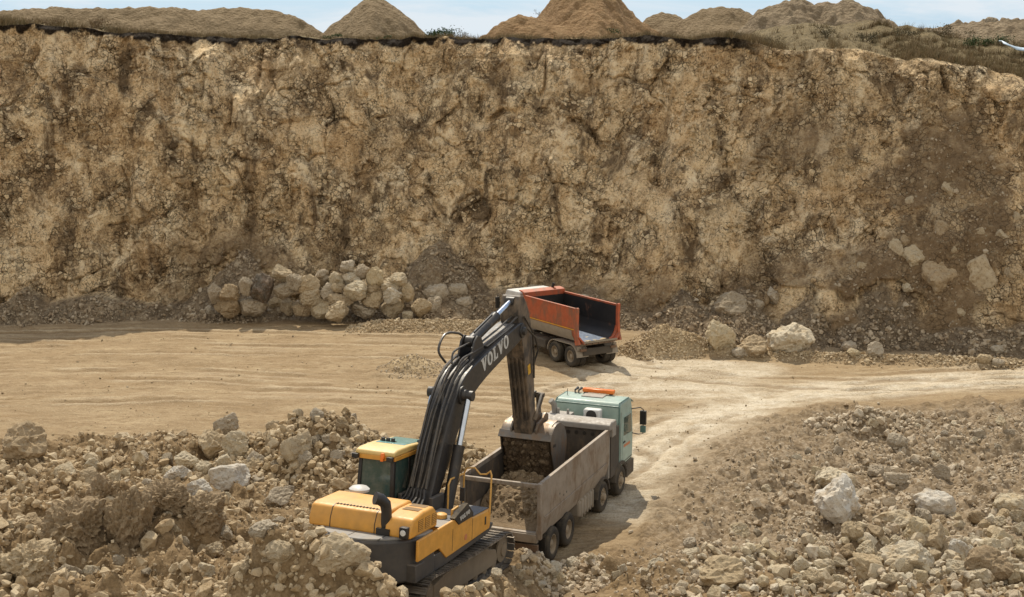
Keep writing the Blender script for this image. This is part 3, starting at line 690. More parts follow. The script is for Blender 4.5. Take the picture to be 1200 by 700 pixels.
def letters(word, w, h, gap, thick, origin, ex, ey, en, serif=True):
    """raised slab-serif capitals V O L set out along ex with ey as the cap height and en as outward normal"""
    o = np.array(origin, float); ex = np.array(ex, float); ey = np.array(ey, float); en = np.array(en, float)
    mb = MB()
    def poly(pts):
        f = [o + ex * px + ey * py + en * thick for px, py in pts]; bk = [o + ex * px + ey * py - en * 0.004 for px, py in pts]
        n = len(pts); mb.add(f + bk, [list(range(n)), list(range(2 * n - 1, n - 1, -1))] + [(i, n + i, n + (i + 1) % n, (i + 1) % n) for i in range(n)])
    x = 0.0; s = 0.30 * w; t = 0.14 * h
    for ch in word:
        if ch == 'V':
            poly([(x + 0.02 * w, h), (x + 0.40 * w, h), (x + 0.62 * w, 0.30 * h), (x + 0.62 * w, 0), (x + 0.40 * w, 0)])
            poly([(x + 0.98 * w, h), (x + 0.74 * w, h), (x + 0.55 * w, 0.30 * h), (x + 0.50 * w, 0), (x + 0.62 * w, 0)])
            if serif: poly([(x - 0.06 * w, h * 0.90), (x + 0.46 * w, h * 0.90), (x + 0.46 * w, h * 1.01), (x - 0.06 * w, h * 1.01)]); poly([(x + 0.64 * w, h * 0.90), (x + 1.06 * w, h * 0.90), (x + 1.06 * w, h * 1.01), (x + 0.64 * w, h * 1.01)])
            x += w + gap
        elif ch == 'L':
            poly([(x + 0.12 * w, 0.06 * h), (x + 0.42 * w, 0.06 * h), (x + 0.42 * w, 0.95 * h), (x + 0.12 * w, 0.95 * h)])
            poly([(x, 0), (x + 0.86 * w, 0), (x + 0.86 * w, t), (x, t)])
            poly([(x + 0.70 * w, t), (x + 0.86 * w, t), (x + 0.86 * w, 0.34 * h), (x + 0.76 * w, 0.34 * h)])
            if serif: poly([(x, 0.88 * h), (x + 0.54 * w, 0.88 * h), (x + 0.54 * w, h), (x, h)])
            x += 0.9 * w + gap
        elif ch == 'O':
            n = 20; cx = x + 0.5 * w; cy = h / 2
            for i in range(n):
                a0, a1 = 2 * math.pi * i / n, 2 * math.pi * (i + 1) / n
                q = lambda a, rx, ry: (cx + rx * math.cos(a), cy + ry * math.sin(a))
                poly([q(a0, 0.5 * w, 0.51 * h), q(a1, 0.5 * w, 0.51 * h), q(a1, 0.20 * w, 0.36 * h), q(a0, 0.20 * w, 0.36 * h)])
            x += w + gap
    return mb

def wheel(root, x, y, side, r=0.53, w=0.31, dish=0.10, label=None):
    """tyre with its rim; x is the outer face, side +1 right / -1 left"""
    ax = (side, 0, 0); o = (x - side * w, y, r)
    mb = MB(); n = 56
    prof = [(r * 0.56, 0.03), (r * 0.60, 0.0), (r * 0.86, -0.012), (r * 0.955, 0.02), (r * 0.995, 0.06), (r, w * 0.3), (r * 0.975, w * 0.32), (r * 0.975, w * 0.36), (r, w * 0.38), (r, w * 0.62), (r * 0.975, w * 0.64), (r * 0.975, w * 0.68), (r, w * 0.70), (r * 0.995, w - 0.06), (r * 0.955, w - 0.02), (r * 0.86, w + 0.012), (r * 0.72, w + 0.016), (r * 0.60, w), (r * 0.56, w - 0.03)]
    mb.lathe(o, ax, prof, n)
    for j in range(n):                       # tread blocks
        k = 0.985 if j % 2 else 1.012
        for i in (3, 4, 13, 14):
            v = mb.v[i * n + j]; mb.v[i * n + j] = (v[0], y + (v[1] - y) * k, r + (v[2] - r) * k)
    t = mb.build('wheel', M['rubber'], root)
    rb = MB(); R = r * 0.57
    rb.lathe(o, ax, [(R, w - 0.02), (R * 0.93, w - 0.015), (R * 0.88, w - 0.05), (R * 0.80, w - dish), (R * 0.5, w - dish - 0.02), (R * 0.44, w - dish + 0.01), (R * 0.40, w - dish + 0.09), (R * 0.22, w - dish + 0.115), (0.001, w - dish + 0.12)], 28)
    for k in range(8):
        a = 2 * math.pi * k / 8
        c = Vector(o) + Vector((side * (w - dish - 0.02), R * 0.62 * math.cos(a), R * 0.62 * math.sin(a)))
        rb.tube([c, c + Vector((side * 0.05, 0, 0))], 0.022, 6)
    rb.build('rim', M['rim'], t)
    return t

def cylinder_pair(root, name, a, b, x, r_barrel, r_rod, split):
    a = Vector((x, *a)); b = Vector((x, *b)); m = a.lerp(b, split)
    mb = MB(); mb.tube([a.lerp(b, -0.01), m.lerp(a, 0.02), m], [r_barrel, r_barrel, r_barrel * 1.12], 18)
    mb.tube([a - Vector((0.12, 0, 0)), a + Vector((0.12, 0, 0))], r_barrel * 1.05, 14)
    mb.tube([a.lerp(b, split * 0.12) + Vector((0, -0.0, r_barrel * 1.2)), m.lerp(a, 0.15) + Vector((0, 0, r_barrel * 1.2))], 0.022, 6)
    o = mb.build(name, M['boom'], root)
    rb = MB(); rb.tube([m.lerp(a, 0.05), b], r_rod, 16); rb.build('piston_rod', M['chrome'], o)
    rb = MB(); rb.tube([b - Vector((0.13, 0, 0)), b + Vector((0.13, 0, 0))], r_rod * 1.7, 14); rb.build('rod_eye', M['boom'], o)
    return o

def smooth_poly(pts, it=2):
    """Chaikin corner cutting of a closed outline"""
    for _ in range(it):
        q = []
        for i in range(len(pts)):
            a, b = np.array(pts[i]), np.array(pts[(i + 1) % len(pts)])
            q += [tuple(a * 0.78 + b * 0.22), tuple(a * 0.22 + b * 0.78)]
        pts = q
    return pts

def build_excavator():
    root = empty('excavator', EXC_T, rot(EXC_H, EXC_P, EXC_R))
    tag(root, 'yellow and black tracked excavator on the rubble, its bucket over the grey truck box', 'excavator')
    # ---- tracks
    for sx in (1, -1):
        x0, x1 = sx * 1.67, sx * 1.05
        yf, yb, rr, zc = 2.55, -2.25, 0.46, 0.50
        pth = []
        for k in range(13): a = math.pi / 2 - math.pi * k / 12; pth.append((yf + rr * math.cos(a), zc + rr * math.sin(a)))
        for k in range(13): a = -math.pi / 2 - math.pi * k / 12; pth.append((yb + rr * math.cos(a), zc + rr * math.sin(a)))
        pth.append(pth[0]); P = np.array(pth); seg = np.r_[0, np.cumsum(np.hypot(*np.diff(P, axis=0).T))]; L = seg[-1]; n = 58
        belt = MB()
        for k in range(n):
            s0 = L * (k + 0.06) / n; s1 = L * (k + 0.94) / n
            p0 = np.array([np.interp(s0, seg, P[:, i]) for i in (0, 1)]); p1 = np.array([np.interp(s1, seg, P[:, i]) for i in (0, 1)])
            d = (p1 - p0) / np.hypot(*(p1 - p0)); nn = np.array([-d[1], d[0]])
            sag = -0.05 * math.sin(math.pi * np.clip((p0[0] - yb) / (yf - yb), 0, 1)) if p0[1] > 0.8 else 0
            def q(u, h): z = p0 + d * u + nn * h; return (z[0], z[1] + sag)
            l = np.hypot(*(p1 - p0))
            for (u0, u1, h0, h1) in ((0, l, 0, 0.03), (0.01, 0.035, 0.03, 0.065), (l * 0.5, l * 0.5 + 0.022, 0.03, 0.055), (l - 0.04, l - 0.015, 0.03, 0.05)):
                a_, b_, c_, e_ = q(u0, h0), q(u1, h0), q(u1, h1), q(u0, h1)
                belt.hexa([(x0, *a_), (x1, *a_), (x1, *b_), (x0, *b_), (x0, *e_), (x1, *e_), (x1, *c_), (x0, *c_)])
            a_, b_, c_, e_ = q(0, -0.10), q(l, -0.10), q(l, 0), q(0, 0); xm = (x0 + x1) / 2
            belt.hexa([(xm - 0.13, *a_), (xm + 0.13, *a_), (xm + 0.13, *b_), (xm - 0.13, *b_), (xm - 0.13, *e_), (xm + 0.13, *e_), (xm + 0.13, *c_), (xm - 0.13, *c_)])
        trk = belt.build('track', M['track'], root)
        fr = MB(); fx0, fx1 = min(sx * 1.20, sx * 1.52), max(sx * 1.20, sx * 1.52)
        fr.prism([(yb + 0.3, 0.20), (yf - 0.45, 0.20), (yf - 0.38, 0.40), (yf - 0.5, 0.62), (yf - 1.2, 0.80), (yb + 1.0, 0.80), (yb + 0.35, 0.66)], fx0, fx1, 'x')
        fr.build('track_frame', M['trackframe'], trk, 0.03)
        for (yy, r2) in ((yf, 0.36), (yb, 0.36)):
            w = MB(); w.lathe((sx * 1.22, yy, zc), (sx, 0, 0), [(0.05, 0), (r2, 0), (r2, 0.07), (r2 * 0.8, 0.09), (r2 * 0.8, 0.20), (r2, 0.22), (r2, 0.27), (r2 * 0.55, 0.30), (r2 * 0.5, 0.34), (0.001, 0.36)], 24)
            w.build('idler' if yy > 0 else 'sprocket', M['trackframe'], trk)
        for k in range(7):
            yy = yb + 0.55 + k * 0.62
            w = MB(); w.lathe((sx * 1.22, yy, 0.20), (sx, 0, 0), [(0.02, 0), (0.15, 0), (0.15, 0.25), (0.09, 0.28), (0.001, 0.3)], 14); w.build('roller', M['trackframe'], trk)
    uc = MB(); uc.box(-1.2, 1.2, -0.7, 0.9, 0.42, 0.80); uc.lathe((0, 0.05, 0.78), (0, 0, 1), [(0.75, 0), (0.75, 0.22), (0.0, 0.22)], 32)
    uc.build('undercarriage', M['trackframe'], root, 0.03)
    # ---- deck, counterweight
    dk = MB(); dk.prism([(-2.9, 0.98), (-1.1, 1.02), (1.50, 1.18), (1.85, 1.34), (1.85, 1.42), (-2.9, 1.42)], -1.44, 1.475, 'x')
    dk.build('deck_frame', M['dark'], root, 0.02)
    cw = MB(); outl = []
    for k in range(17):
        a = math.radians(-66 + 132 * k / 16); outl.append((1.50 * math.sin(a) / math.sin(math.radians(66)), -2.35 - 1.28 * (math.cos(a) - math.cos(math.radians(66))) / (1 - math.cos(math.radians(66)))))
    outl = [(-1.50, -1.9)] + outl + [(1.50, -1.9)]
    cw.prism(outl, 0.96, 2.03, 'z'); cwo = cw.build('counterweight', M['dark'], root, 0.07, seg=3)
    lg = MB(); o2 = [(x * 0.955, -2.35 + (y + 2.35) * 0.955) for x, y in outl]
    lg.prism(o2, 2.025, 2.075, 'z'); lg.build('ledge_plate', M['ledge'], cwo, 0.012)
    for xx in (-0.95, -0.1, 0.7):
        lq = MB(); lq.box(xx - 0.012, xx + 0.012, -3.42, -3.0, 2.06, 2.0785); lq.build('ledge_gap', M['black'], cwo)
    for sx, yy in ((-1.36, -2.86), (1.20, -3.05)):
        wl = MB(); wl.box(sx - 0.11, sx + 0.11, yy - 0.06, yy + 0.16, 2.08, 2.36); wo = wl.build('work_light', M['black'], root, 0.02)
        le = MB(); le.lathe((sx, yy - 0.062, 2.23), (0, -1, 0), [(0.075, 0), (0.07, 0.015), (0.001, 0.022)], 18); le.build('lens', M['lens'], wo)
    # ---- engine hood
    hd = MB(); hd.prism([(-2.98, 2.06), (-2.96, 2.30), (-2.84, 2.56), (-2.70, 2.60), (-1.52, 2.62), (-1.45, 2.55), (-1.45, 1.45), (-2.4, 1.45), (-2.4, 2.06)], -1.46, 0.62, 'x')
    hood = hd.build('engine_hood', M['yellow'], root, 0.05, seg=3)
    for xx in (-0.86, 0.36):
        sm = MB(); sm.prism([(-2.988, 2.08), (-2.968, 2.30), (-2.845, 2.567), (-2.70, 2.608), (-2.70, 2.58), (-2.82, 2.54), (-2.94, 2.28), (-2.96, 2.08)], xx - 0.009, xx + 0.009, 'x'); sm.build('panel_seam', M['black'], hood)
    hg = MB()
    for k in range(13): hg.box(-0.82 + k * 0.09, -0.79 + k * 0.09, -2.715, -2.66, 2.60, 2.622)
    hg.box(-0.86, 0.36, -2.70, -2.688, 2.602, 2.612); hg.build('hinge', M['dark'], hood)
    gb = MB(); gb.prism([(-3.02, 2.06), (-2.98, 2.34), (-2.84, 2.52), (-2.3, 2.60), (-1.75, 2.60), (-1.60, 2.48), (-1.50, 2.06)], 0.64, 1.36, 'x')
    gbo = gb.build('hood_end', M['yellow'], root, 0.06, seg=3)
    for yy in (-2.62, -2.24, -1.86):
        v = MB(); v.box(1.36, 1.368, yy, yy + 0.28, 2.16, 2.44)
        vo = v.build('vent', M['mesh'], gbo, 0.004)
        s = MB()
        for k in range(6): s.box(1.368, 1.376, yy + 0.01, yy + 0.27, 2.18 + k * 0.045, 2.20 + k * 0.045)
        s.build('louvre', M['yellow'], vo)
    for yy in (-2.35, -1.98):
        v = MB(); v.box(0.78, 1.22, yy, yy + 0.26, 2.600, 2.606); v.build('vent', M['mesh'], gbo, 0.003)
    ex = MB(); ex.tube([(0.62, -2.86, 2.10), (0.62, -2.86, 2.62), (0.60, -2.90, 2.82), (0.52, -3.00, 2.94), (0.42, -3.10, 2.98)], [0.13, 0.13, 0.14, 0.15, 0.16], 18)
    ex.box(0.44, 0.80, -3.04, -2.84, 2.08, 2.24); ex.build('exhaust_pipe', M['black'], root)
    pf = MB(); pf.lathe((-1.12, -1.02, 1.9), (0, 0, 1), [(0.10, 0), (0.10, 0.62), (0.26, 0.64), (0.27, 0.70), (0.20, 0.76), (0.001, 0.79)], 24); pf.build('air_prefilter', M['white'], root)
    eb = MB(); eb.box(-1.40, -0.5, -1.45, -0.35, 1.42, 1.88); eb.build('side_tank', M['dark'], root, 0.03)
    # ---- right-hand side
    sp = MB(); sp.prism([(-2.86, 1.50), (-1.66, 1.55), (-1.22, 1.20), (1.52, 1.33), (1.58, 1.42), (1.44, 1.84), (0.36, 1.86), (0.33, 1.96), (-0.02, 2.30), (-0.30, 2.28), (-0.80, 2.08), (-2.86, 2.02)], 1.43, 1.505, 'x')
    side = sp.build('side_panel', M['yellow'], root, 0.02)
    for yy in (-0.88, 0.36):
        s = MB(); s.box(1.500, 1.5085, yy - 0.008, yy + 0.008, 1.30, 1.86); s.build('panel_seam', M['black'], side)
    em = MB(); em.lathe((1.505, -0.05, 1.46), (1, 0, 0), [(0.085, 0), (0.085, 0.006), (0.001, 0.008)], 16); em.build('round_sticker', M['sticker'], side)
    hb = MB(); hb.box(1.505, 1.52, 1.18, 1.26, 1.50, 1.72); hb.build('latch', M['black'], side, 0.01)
    npl = MB(); npl.prism([(-0.86, 2.12), (-0.05, 2.36), (0.33, 2.03), (0.33, 1.93), (-0.56, 1.90)], 1.38, 1.535, 'x'); npo = npl.build('name_plate', M['rubber'], side, 0.015)
    lt = letters('VOLVO', 0.115, 0.115, 0.014, 0.006, (1.536, -0.52, 1.985), (0, 0.985, 0.13), (0, -0.13, 0.985), (1, 0, 0)); lt.build('lettering', M['letter'], npo)
    tk = MB(); tk.box(0.62, 1.43, -1.45, 0.36, 1.42, 2.00); tk.box(0.62, 1.43, 0.38, 1.72, 1.42, 1.83); tk.build('tool_box', M['yellow'], root, 0.03)
    dp = MB(); dp.box(0.60, 1.40, -0.75, 0.30, 2.003, 2.035); dp.box(0.62, 1.40, 0.45, 1.66, 1.833, 1.855); dp.build('step_plate', M['deck'], root, 0.006)
    wk = MB(); wk.box(0.66, 1.40, -1.46, -0.78, 2.003, 2.03); wk.build('walkway', M['ledge'], root, 0.005)
    cp = MB(); cp.lathe((1.05, -0.62, 2.03), (0, 0, 1), [(0.15, 0), (0.15, 0.10), (0.10, 0.13), (0.001, 0.14)], 18); cp.tube([(1.25, -0.4, 2.03), (1.25, -0.4, 2.2), (1.3, -0.15, 2.25)], 0.04, 8); cp.build('filler_cap', M['rail'], root)
    hr = MB()
    hr.tube([(0.66, 1.62, 1.80), (0.66, 1.62, 2.72), (0.72, 1.64, 2.86), (0.95, 1.66, 2.90), (1.12, 1.66, 2.74), (1.30, 1.67, 2.76), (1.42, 1.66, 2.86), (1.47, 1.62, 2.76), (1.47, 1.58, 1.45)], 0.026, 8)
    hr.tube([(0.66, 1.62, 2.72), (0.66, 0.75, 2.72), (0.66, 0.62, 2.60), (0.66, 0.62, 1.80)], 0.026, 8)
    hr.build('handrail', M['rail'], root)
    mr = MB(); mr.tube([(1.05, 0.62, 1.84), (1.05, 0.66, 2.28)], 0.018, 6); mr.box(0.98, 1.12, 0.64, 0.69, 2.20, 2.56); mr.build('mirror', M['black'], root, 0.012)
    # ---- cab
    X0, X1, Y0, Y1, ZB, ZR = -1.64, -0.52, -0.26, 2.00, 1.40, 3.36
    cb = MB()
    def post(p, q, r=0.055): cb.tube([p, q], r, 6)
    cb.box(X0, X1, Y0, Y1, ZB, ZB + 0.55)
    cb.hexa([(X0, Y0, ZB + .55), (X0 + .10, Y0, ZB + .55), (X0 + .10, Y0 + .12, ZB + .55), (X0, Y0 + .12, ZB + .55), (X0 + .04, Y0 + .06, ZR), (X0 + .14, Y0 + .06, ZR), (X0 + .14, Y0 + .18, ZR), (X0 + .04, Y0 + .18, ZR)])
    for (bx, by, tx, ty) in ((X1 - .11, Y0, X1 - .15, Y0 + .06), (X0, Y1 - .12, X0 + .04, Y1 - .30), (X1 - .11, Y1 - .12, X1 - .15, Y1 - .30), (X1 - .11, Y0 + .95, X1 - .15, Y0 + .93), (X0, Y0 + .95, X0 + .04, Y0 + .93)):
        cb.hexa([(bx, by, ZB + .5), (bx + .11, by, ZB + .5), (bx + .11, by + .12, ZB + .5), (bx, by + .12, ZB + .5), (tx, ty, ZR), (tx + .11, ty, ZR), (tx + .11, ty + .12, ZR), (tx, ty + .12, ZR)])
    cab = cb.build('cab', M['black'], root, 0.02)
    def pane(pts, nm='window', mat='glass', th=(0, 0.02, 0)):
        m = MB(); m.hexa([*pts, *[tuple(np.array(p) + th) for p in pts]]); return m.build(nm, M[mat], cab)
    zb, zt = ZB + 0.55, ZR - 0.03
    pane([(X0 + .1, Y0 + .05, zb), (X1 - .1, Y0 + .05, zb), (X1 - .15, Y0 + .10, zt), (X0 + .14, Y0 + .10, zt)])
    pane([(X0 + .1, Y1 - .06, zb), (X1 - .1, Y1 - .06, zb), (X1 - .15, Y1 - .22, zt), (X0 + .14, Y1 - .22, zt)])
    for (xa, xb) in ((X1 - .04, X1 - .08), (X0 + .02, X0 + .06)):
        pane([(xa, Y0 + .1, zb), (xa, Y0 + .95, zb), (xb, Y0 + .93, zt), (xb, Y0 + .14, zt)], th=(0.02, 0, 0))
        pane([(xa, Y0 + 1.06, zb), (xa, Y1 - .1, zb), (xb, Y1 - .28, zt), (xb, Y0 + 1.04, zt)], th=(0.02, 0, 0))
    st = MB(); st.box(-1.38, -0.86, 0.35, 0.90, 1.9, 2.1); st.box(-1.36, -0.88, 0.28, 0.45, 2.1, 2.75); st.build('seat', M['dark'], cab, 0.05)
    rf = MB(); rf.prism([(Y0 - 0.06, ZR - 0.02), (Y0 - 0.05, ZR + 0.10), (Y0 + 0.16, ZR + 0.15), (Y0 + 0.9, ZR + 0.16), (Y1 - 0.20, ZR + 0.09), (Y1 - 0.12, ZR - 0.06), (Y1 - 0.18, ZR - 0.10), (Y0 + 1.1, ZR - 0.02)], X0 - 0.02, X1 + 0.02, 'x')
    roof = rf.build('cab_roof', M['roof_yellow'], cab, 0.05, seg=3)
    sk = MB(); sk.prism([(Y0 + 0.80, ZR + 0.163), (Y0 + 0.9, ZR + 0.172), (Y1 - 0.24, ZR + 0.106), (Y1 - 0.26, ZR + 0.07), (Y0 + 0.9, ZR + 0.14)], X0 + 0.12, X1 - 0.12, 'x'); sk.build('skylight', M['skyglass'], roof, 0.008)
    ye = MB(); ye.box(X1 - 0.03, X1 + 0.022, Y0, Y1 - 0.25, ZR - 0.13, ZR - 0.02); ye.box(X0 + 0.1, X1 - 0.02, Y0 - 0.045, Y0 + 0.03, ZR - 0.13, ZR - 0.01); ye.build('roof_edge', M['yellow'], cab, 0.012)
    bc = MB(); bc.lathe((-0.83, Y0 - 0.08, ZR - 0.06), (0, 0, 1), [(0.06, 0), (0.06, 0.10), (0.04, 0.135), (0.001, 0.14)], 16); bc.box(-0.87, -0.79, Y0 - 0.14, Y0 + 0.02, ZR - 0.13, ZR - 0.06); bc.build('beacon', M['orange'], cab)
    for xx in (X0 + 0.02, X1 - 0.08):
        l = MB(); l.box(xx - 0.09, xx + 0.09, Y0 - 0.16, Y0 - 0.05, ZR - 0.12, ZR + 0.0); l.tube([(xx, Y0 - 0.1, ZR - 0.05), (xx, Y0 + 0.02, ZR + 0.02)], 0.02, 6); l.build('cab_lamp', M['black'], cab, 0.015)
    al = MB()
    for k in range(3): al.box(-1.45 + 0.15 * k, -1.36 + 0.15 * k, Y0 + 1.0, Y0 + 1.08, ZR + 0.17, ZR + 0.26)
    al.tube([(-1.5, Y0 + 1.04, ZR + 0.18), (-1.0, Y0 + 1.04, ZR + 0.18)], 0.015, 6); al.build('roof_lamps', M['black'], cab, 0.01)
    # ---- boom
    up = [(0.10, 1.75), (0.02, 2.10), (0.30, 2.55), (0.71, 3.42), (1.23, 4.40), (1.76, 5.05), (2.32, 5.41), (3.67, 5.82), (5.32, 6.23), (6.10, 6.44), (6.44, 6.40), (6.52, 6.10), (6.30, 5.93), (4.90, 5.50), (3.65, 5.10), (2.95, 4.82), (2.42, 4.50), (1.80, 3.84), (1.20, 2.95), (0.66, 2.25), (0.52, 1.80)]
    bm_ = MB(); bm_.prism(smooth_poly(up, 2), -0.35, 0.37, 'x'); boom = bm_.build('boom', M['boom'], root, 0.025)
    for xs in (-0.355, 0.375):
        s = 1 if xs > 0 else -1
        pl = MB(); pl.lathe((xs, 1.92, 4.80), (s, 0, 0), [(0.26, 0), (0.26, 0.05), (0.17, 0.06), (0.15, 0.16), (0.001, 0.17)], 20)
        pl.build('pin_boss', M['boom'], boom); pl = MB(); pl.lathe((xs, 6.25, 6.18), (s, 0, 0), [(0.22, 0), (0.21, 0.04), (0.13, 0.05), (0.11, 0.12), (0.001, 0.125)], 20)
        pl.build('pin_boss', M['boom'], boom)
    d = np.array([5.32 - 3.3, 5.97 - 5.36]); d = d / np.hypot(*d)
    lt = letters('VOLVO', 0.37, 0.40, 0.05, 0.008, (0.372, 3.28, 5.24), (0, d[0], d[1]), (0, -d[1], d[0]), (1, 0, 0)); lt.build('lettering', M['letter'], boom)
    br = MB()
    for xx in (-0.20, 0.20): br.prism([(2.75, 5.55), (3.75, 5.82), (3.45, 6.25), (3.20, 6.30), (3.0, 6.15)], xx - 0.03, xx + 0.03, 'x')
    br.build('cylinder_bracket', M['boom'], boom, 0.01)
    dt = MB(); dt.prism([(3.9, 5.925), (5.9, 6.36), (5.9, 6.40), (3.9, 5.945)], -0.20, 0.24, 'x'); dt.build('dust_layer', M['ledge'], boom, 0.005)
    # hydraulic hoses lying along the back of the boom
    bk = np.array([(0.16, 2.35), (0.28, 2.60), (0.67, 3.46), (1.18, 4.43), (1.69, 5.08), (2.28, 5.45), (3.3, 5.78)])
    for k, xx in enumerate((-0.30, -0.22, -0.14, -0.06, 0.02, 0.10, 0.18, 0.26)):
        h = MB(); pts = []
        e = 3.2 - 0.12 * ((k * 5) % 4)
        for s in np.linspace(0.08, 1, 22):
            i = s * (len(bk) - 1); j = min(int(i), len(bk) - 2); f = i - j; p = bk[j] * (1 - f) + bk[j + 1] * f
            lift = 0.03 + 0.07 * math.sin(3.1 * s + k * 1.7) ** 2
            nrm = np.array([-0.80, 0.6]) if i < 3.6 else np.array([-0.3, 0.95])
            p = p + nrm * lift
            if p[0] > e: break
            pts.append((xx + 0.05 * math.sin(4 * s + k * 2.4), p[0], p[1]))
        h.tube(pts, 0.026 if k % 3 else 0.036, 8); h.build('hose', M['hose'], boom)
    for (p, r) in (([(-0.28, 2.2, 5.6), (-0.42, 2.0, 5.95), (-0.45, 2.45, 6.35), (-0.30, 3.0, 6.35), (-0.2, 3.25, 6.2)], 0.035), ([(-0.05, 2.1, 5.6), (-0.1, 2.3, 5.9), (0.0, 2.8, 6.05), (0.05, 3.15, 6.1)], 0.03), ([(0.16, 1.9, 5.45), (0.22, 2.2, 5.75), (0.22, 2.9, 5.85), (0.20, 3.9, 6.02), (0.22, 5.4, 6.38), (0.26, 6.1, 6.62), (0.28, 6.45, 6.5)], 0.03), ([(0.05, 3.6, 5.98), (0.05, 5.0, 6.30), (0.1, 6.0, 6.6), (0.2, 6.35, 6.6)], 0.03)):
        h = MB(); pp = [Vector(q) for q in p]; sm = []
        for i in range(len(pp) - 1):
            for f in np.linspace(0, 1, 6, endpoint=False):
                a, b_, c_, d_ = pp[max(i - 1, 0)], pp[i], pp[i + 1], pp[min(i + 2, len(pp) - 1)]
                sm.append(0.5 * ((2 * b_) + (c_ - a) * f + (2 * a - 5 * b_ + 4 * c_ - d_) * f * f + (3 * b_ - a - 3 * c_ + d_) * f ** 3))
        sm.append(pp[-1]); h.tube(sm, r, 8); h.build('hose', M['hose'], boom)
    for xx in (-0.50, 0.58): cylinder_pair(root, 'boom_cylinder', (0.62, 1.55), (1.92, 4.80), xx, 0.155, 0.085, 0.60)
    cylinder_pair(root, 'stick_cylinder', (3.22, 6.12), (6.14, 7.06), 0.0, 0.15, 0.085, 0.60)
    fb = MB(); fb.box(-0.62, 0.66, 0.02, 0.95, 1.40, 1.75); fb.box(-0.5, -0.38, -0.05, 0.7, 1.7, 2.35); fb.box(0.40, 0.52, -0.05, 0.7, 1.7, 2.35); fb.build('boom_foot', M['dark'], root, 0.02)
    vb = MB(); vb.box(-0.45, 0.58, -1.4, -0.15, 1.42, 1.98)
    for k in range(6): vb.tube([(-0.35 + 0.15 * k, -0.9, 2.0), (-0.32 + 0.14 * k, -0.5, 2.16 + 0.03 * (k % 2)), (-0.28 + 0.11 * k, -0.05, 2.30), (-0.25 + 0.09 * k, 0.1, 2.5)], 0.035, 8)
    vb.build('valve_block', M['black'], root)
    # ---- stick
    sp_ = [(6.06, 7.08), (6.14, 7.26), (6.44, 7.22), (6.92, 6.74), (7.18, 6.20), (7.42, 5.3), (7.66, 4.3), (7.90, 3.3), (8.00, 2.80), (7.88, 2.62), (7.66, 2.66), (7.52, 3.0), (7.20, 3.95), (6.82, 4.95), (6.46, 5.80), (6.12, 6.30), (6.02, 6.80)]
    st = MB(); st.prism(smooth_poly(sp_, 1), -0.29, 0.31, 'x'); stick = st.build('stick', M['stick'], root, 0.025)
    rb = MB()
    for xx in (-0.2, -0.07, 0.07, 0.2): rb.tube([(xx, 6.66, 5.28), (xx, 7.02, 4.36), (xx, 7.40, 3.28)], 0.03, 6)
    rb.build('wear_bar', M['stick'], stick)
    dc = MB(); dc.prism([(6.98, 5.02), (7.18, 5.08), (7.28, 4.78), (7.08, 4.72)], 0.3105, 0.3145, 'x'); dc.build('yellow_sticker', M['stripe'], stick)
    for p in ([(0.35, 6.4, 6.6), (0.42, 7.0, 6.1), (0.40, 7.25, 5.4), (0.36, 7.45, 4.6)], [(0.36, 6.5, 6.3), (0.46, 7.15, 5.9), (0.48, 7.4, 5.5), (0.36, 7.35, 5.0)]):
        h = MB(); h.tube(p, 0.03, 8); h.build('hose', M['hose'], stick)
    cylinder_pair(root, 'bucket_cylinder', (7.15, 6.55), (8.28, 3.95), 0.0, 0.12, 0.07, 0.62)
    lk = MB()
    for xx in (-0.36, 0.36):
        lk.prism([(7.62, 3.25), (7.76, 3.20), (8.36, 3.90), (8.30, 4.02), (8.18, 3.98)], xx - 0.035, xx + 0.035, 'x')
    for xx in (-0.2, 0.2): lk.prism([(8.20, 4.02), (8.36, 4.02), (8.60, 3.25), (8.52, 3.05), (8.40, 3.12)], xx - 0.04, xx + 0.04, 'x')
    lk.tube([(-0.42, 8.28, 3.95), (0.42, 8.28, 3.95)], 0.07, 12); lk.tube([(-0.30, 8.5, 3.15), (0.30, 8.5, 3.15)], 0.07, 12); lk.build('bucket_linkage', M['stick'], root)
    # ---- bucket: hollow shell, mouth towards the machine
    bx0, bx1 = -0.76, 0.92
    prof = [(7.62, 2.70), (7.95, 3.02), (8.42, 3.10), (8.86, 2.90), (9.12, 2.50), (9.12, 2.05), (8.94, 1.56), (8.60, 1.24), (8.32, 1.16)]
    def sub(a, n=3):
        a = np.array(a); o = []
        for i in range(len(a) - 1):
            p0, p1, p2, p3 = a[max(i - 1, 0)], a[i], a[i + 1], a[min(i + 2, len(a) - 1)]
            for f in np.linspace(0, 1, n, endpoint=False): o.append(0.5 * ((2 * p1) + (p2 - p0) * f + (2 * p0 - 5 * p1 + 4 * p2 - p3) * f * f + (3 * p1 - p0 - 3 * p2 + p3) * f ** 3))
        o.append(a[-1]); return np.array(o)
    ps = sub(prof, 4); ctr = np.array([8.35, 2.3]); inn = ps + (ctr - ps) / np.linalg.norm(ctr - ps, axis=1)[:, None] * 0.045
    bk_ = MB(); n = len(ps)
    vs = [(bx0, *p) for p in ps] + [(bx1, *p) for p in ps] + [(bx0, *p) for p in inn] + [(bx1, *p) for p in inn]; fs = []
    for i in range(n - 1): fs += [(i, i + 1, n + i + 1, n + i), (2 * n + i, 3 * n + i, 3 * n + i + 1, 2 * n + i + 1)]
    fs += [(0, n, 3 * n, 2 * n), (n - 1, 3 * n - 1, 4 * n - 1, 2 * n - 1)]
    bk_.add(vs, fs)
    sidep = [tuple(p) for p in ps] + [(8.08, 1.62), (7.78, 2.2)]
    for xx in (bx0 - 0.03, bx1): bk_.prism(sidep, xx, xx + 0.03, 'x')
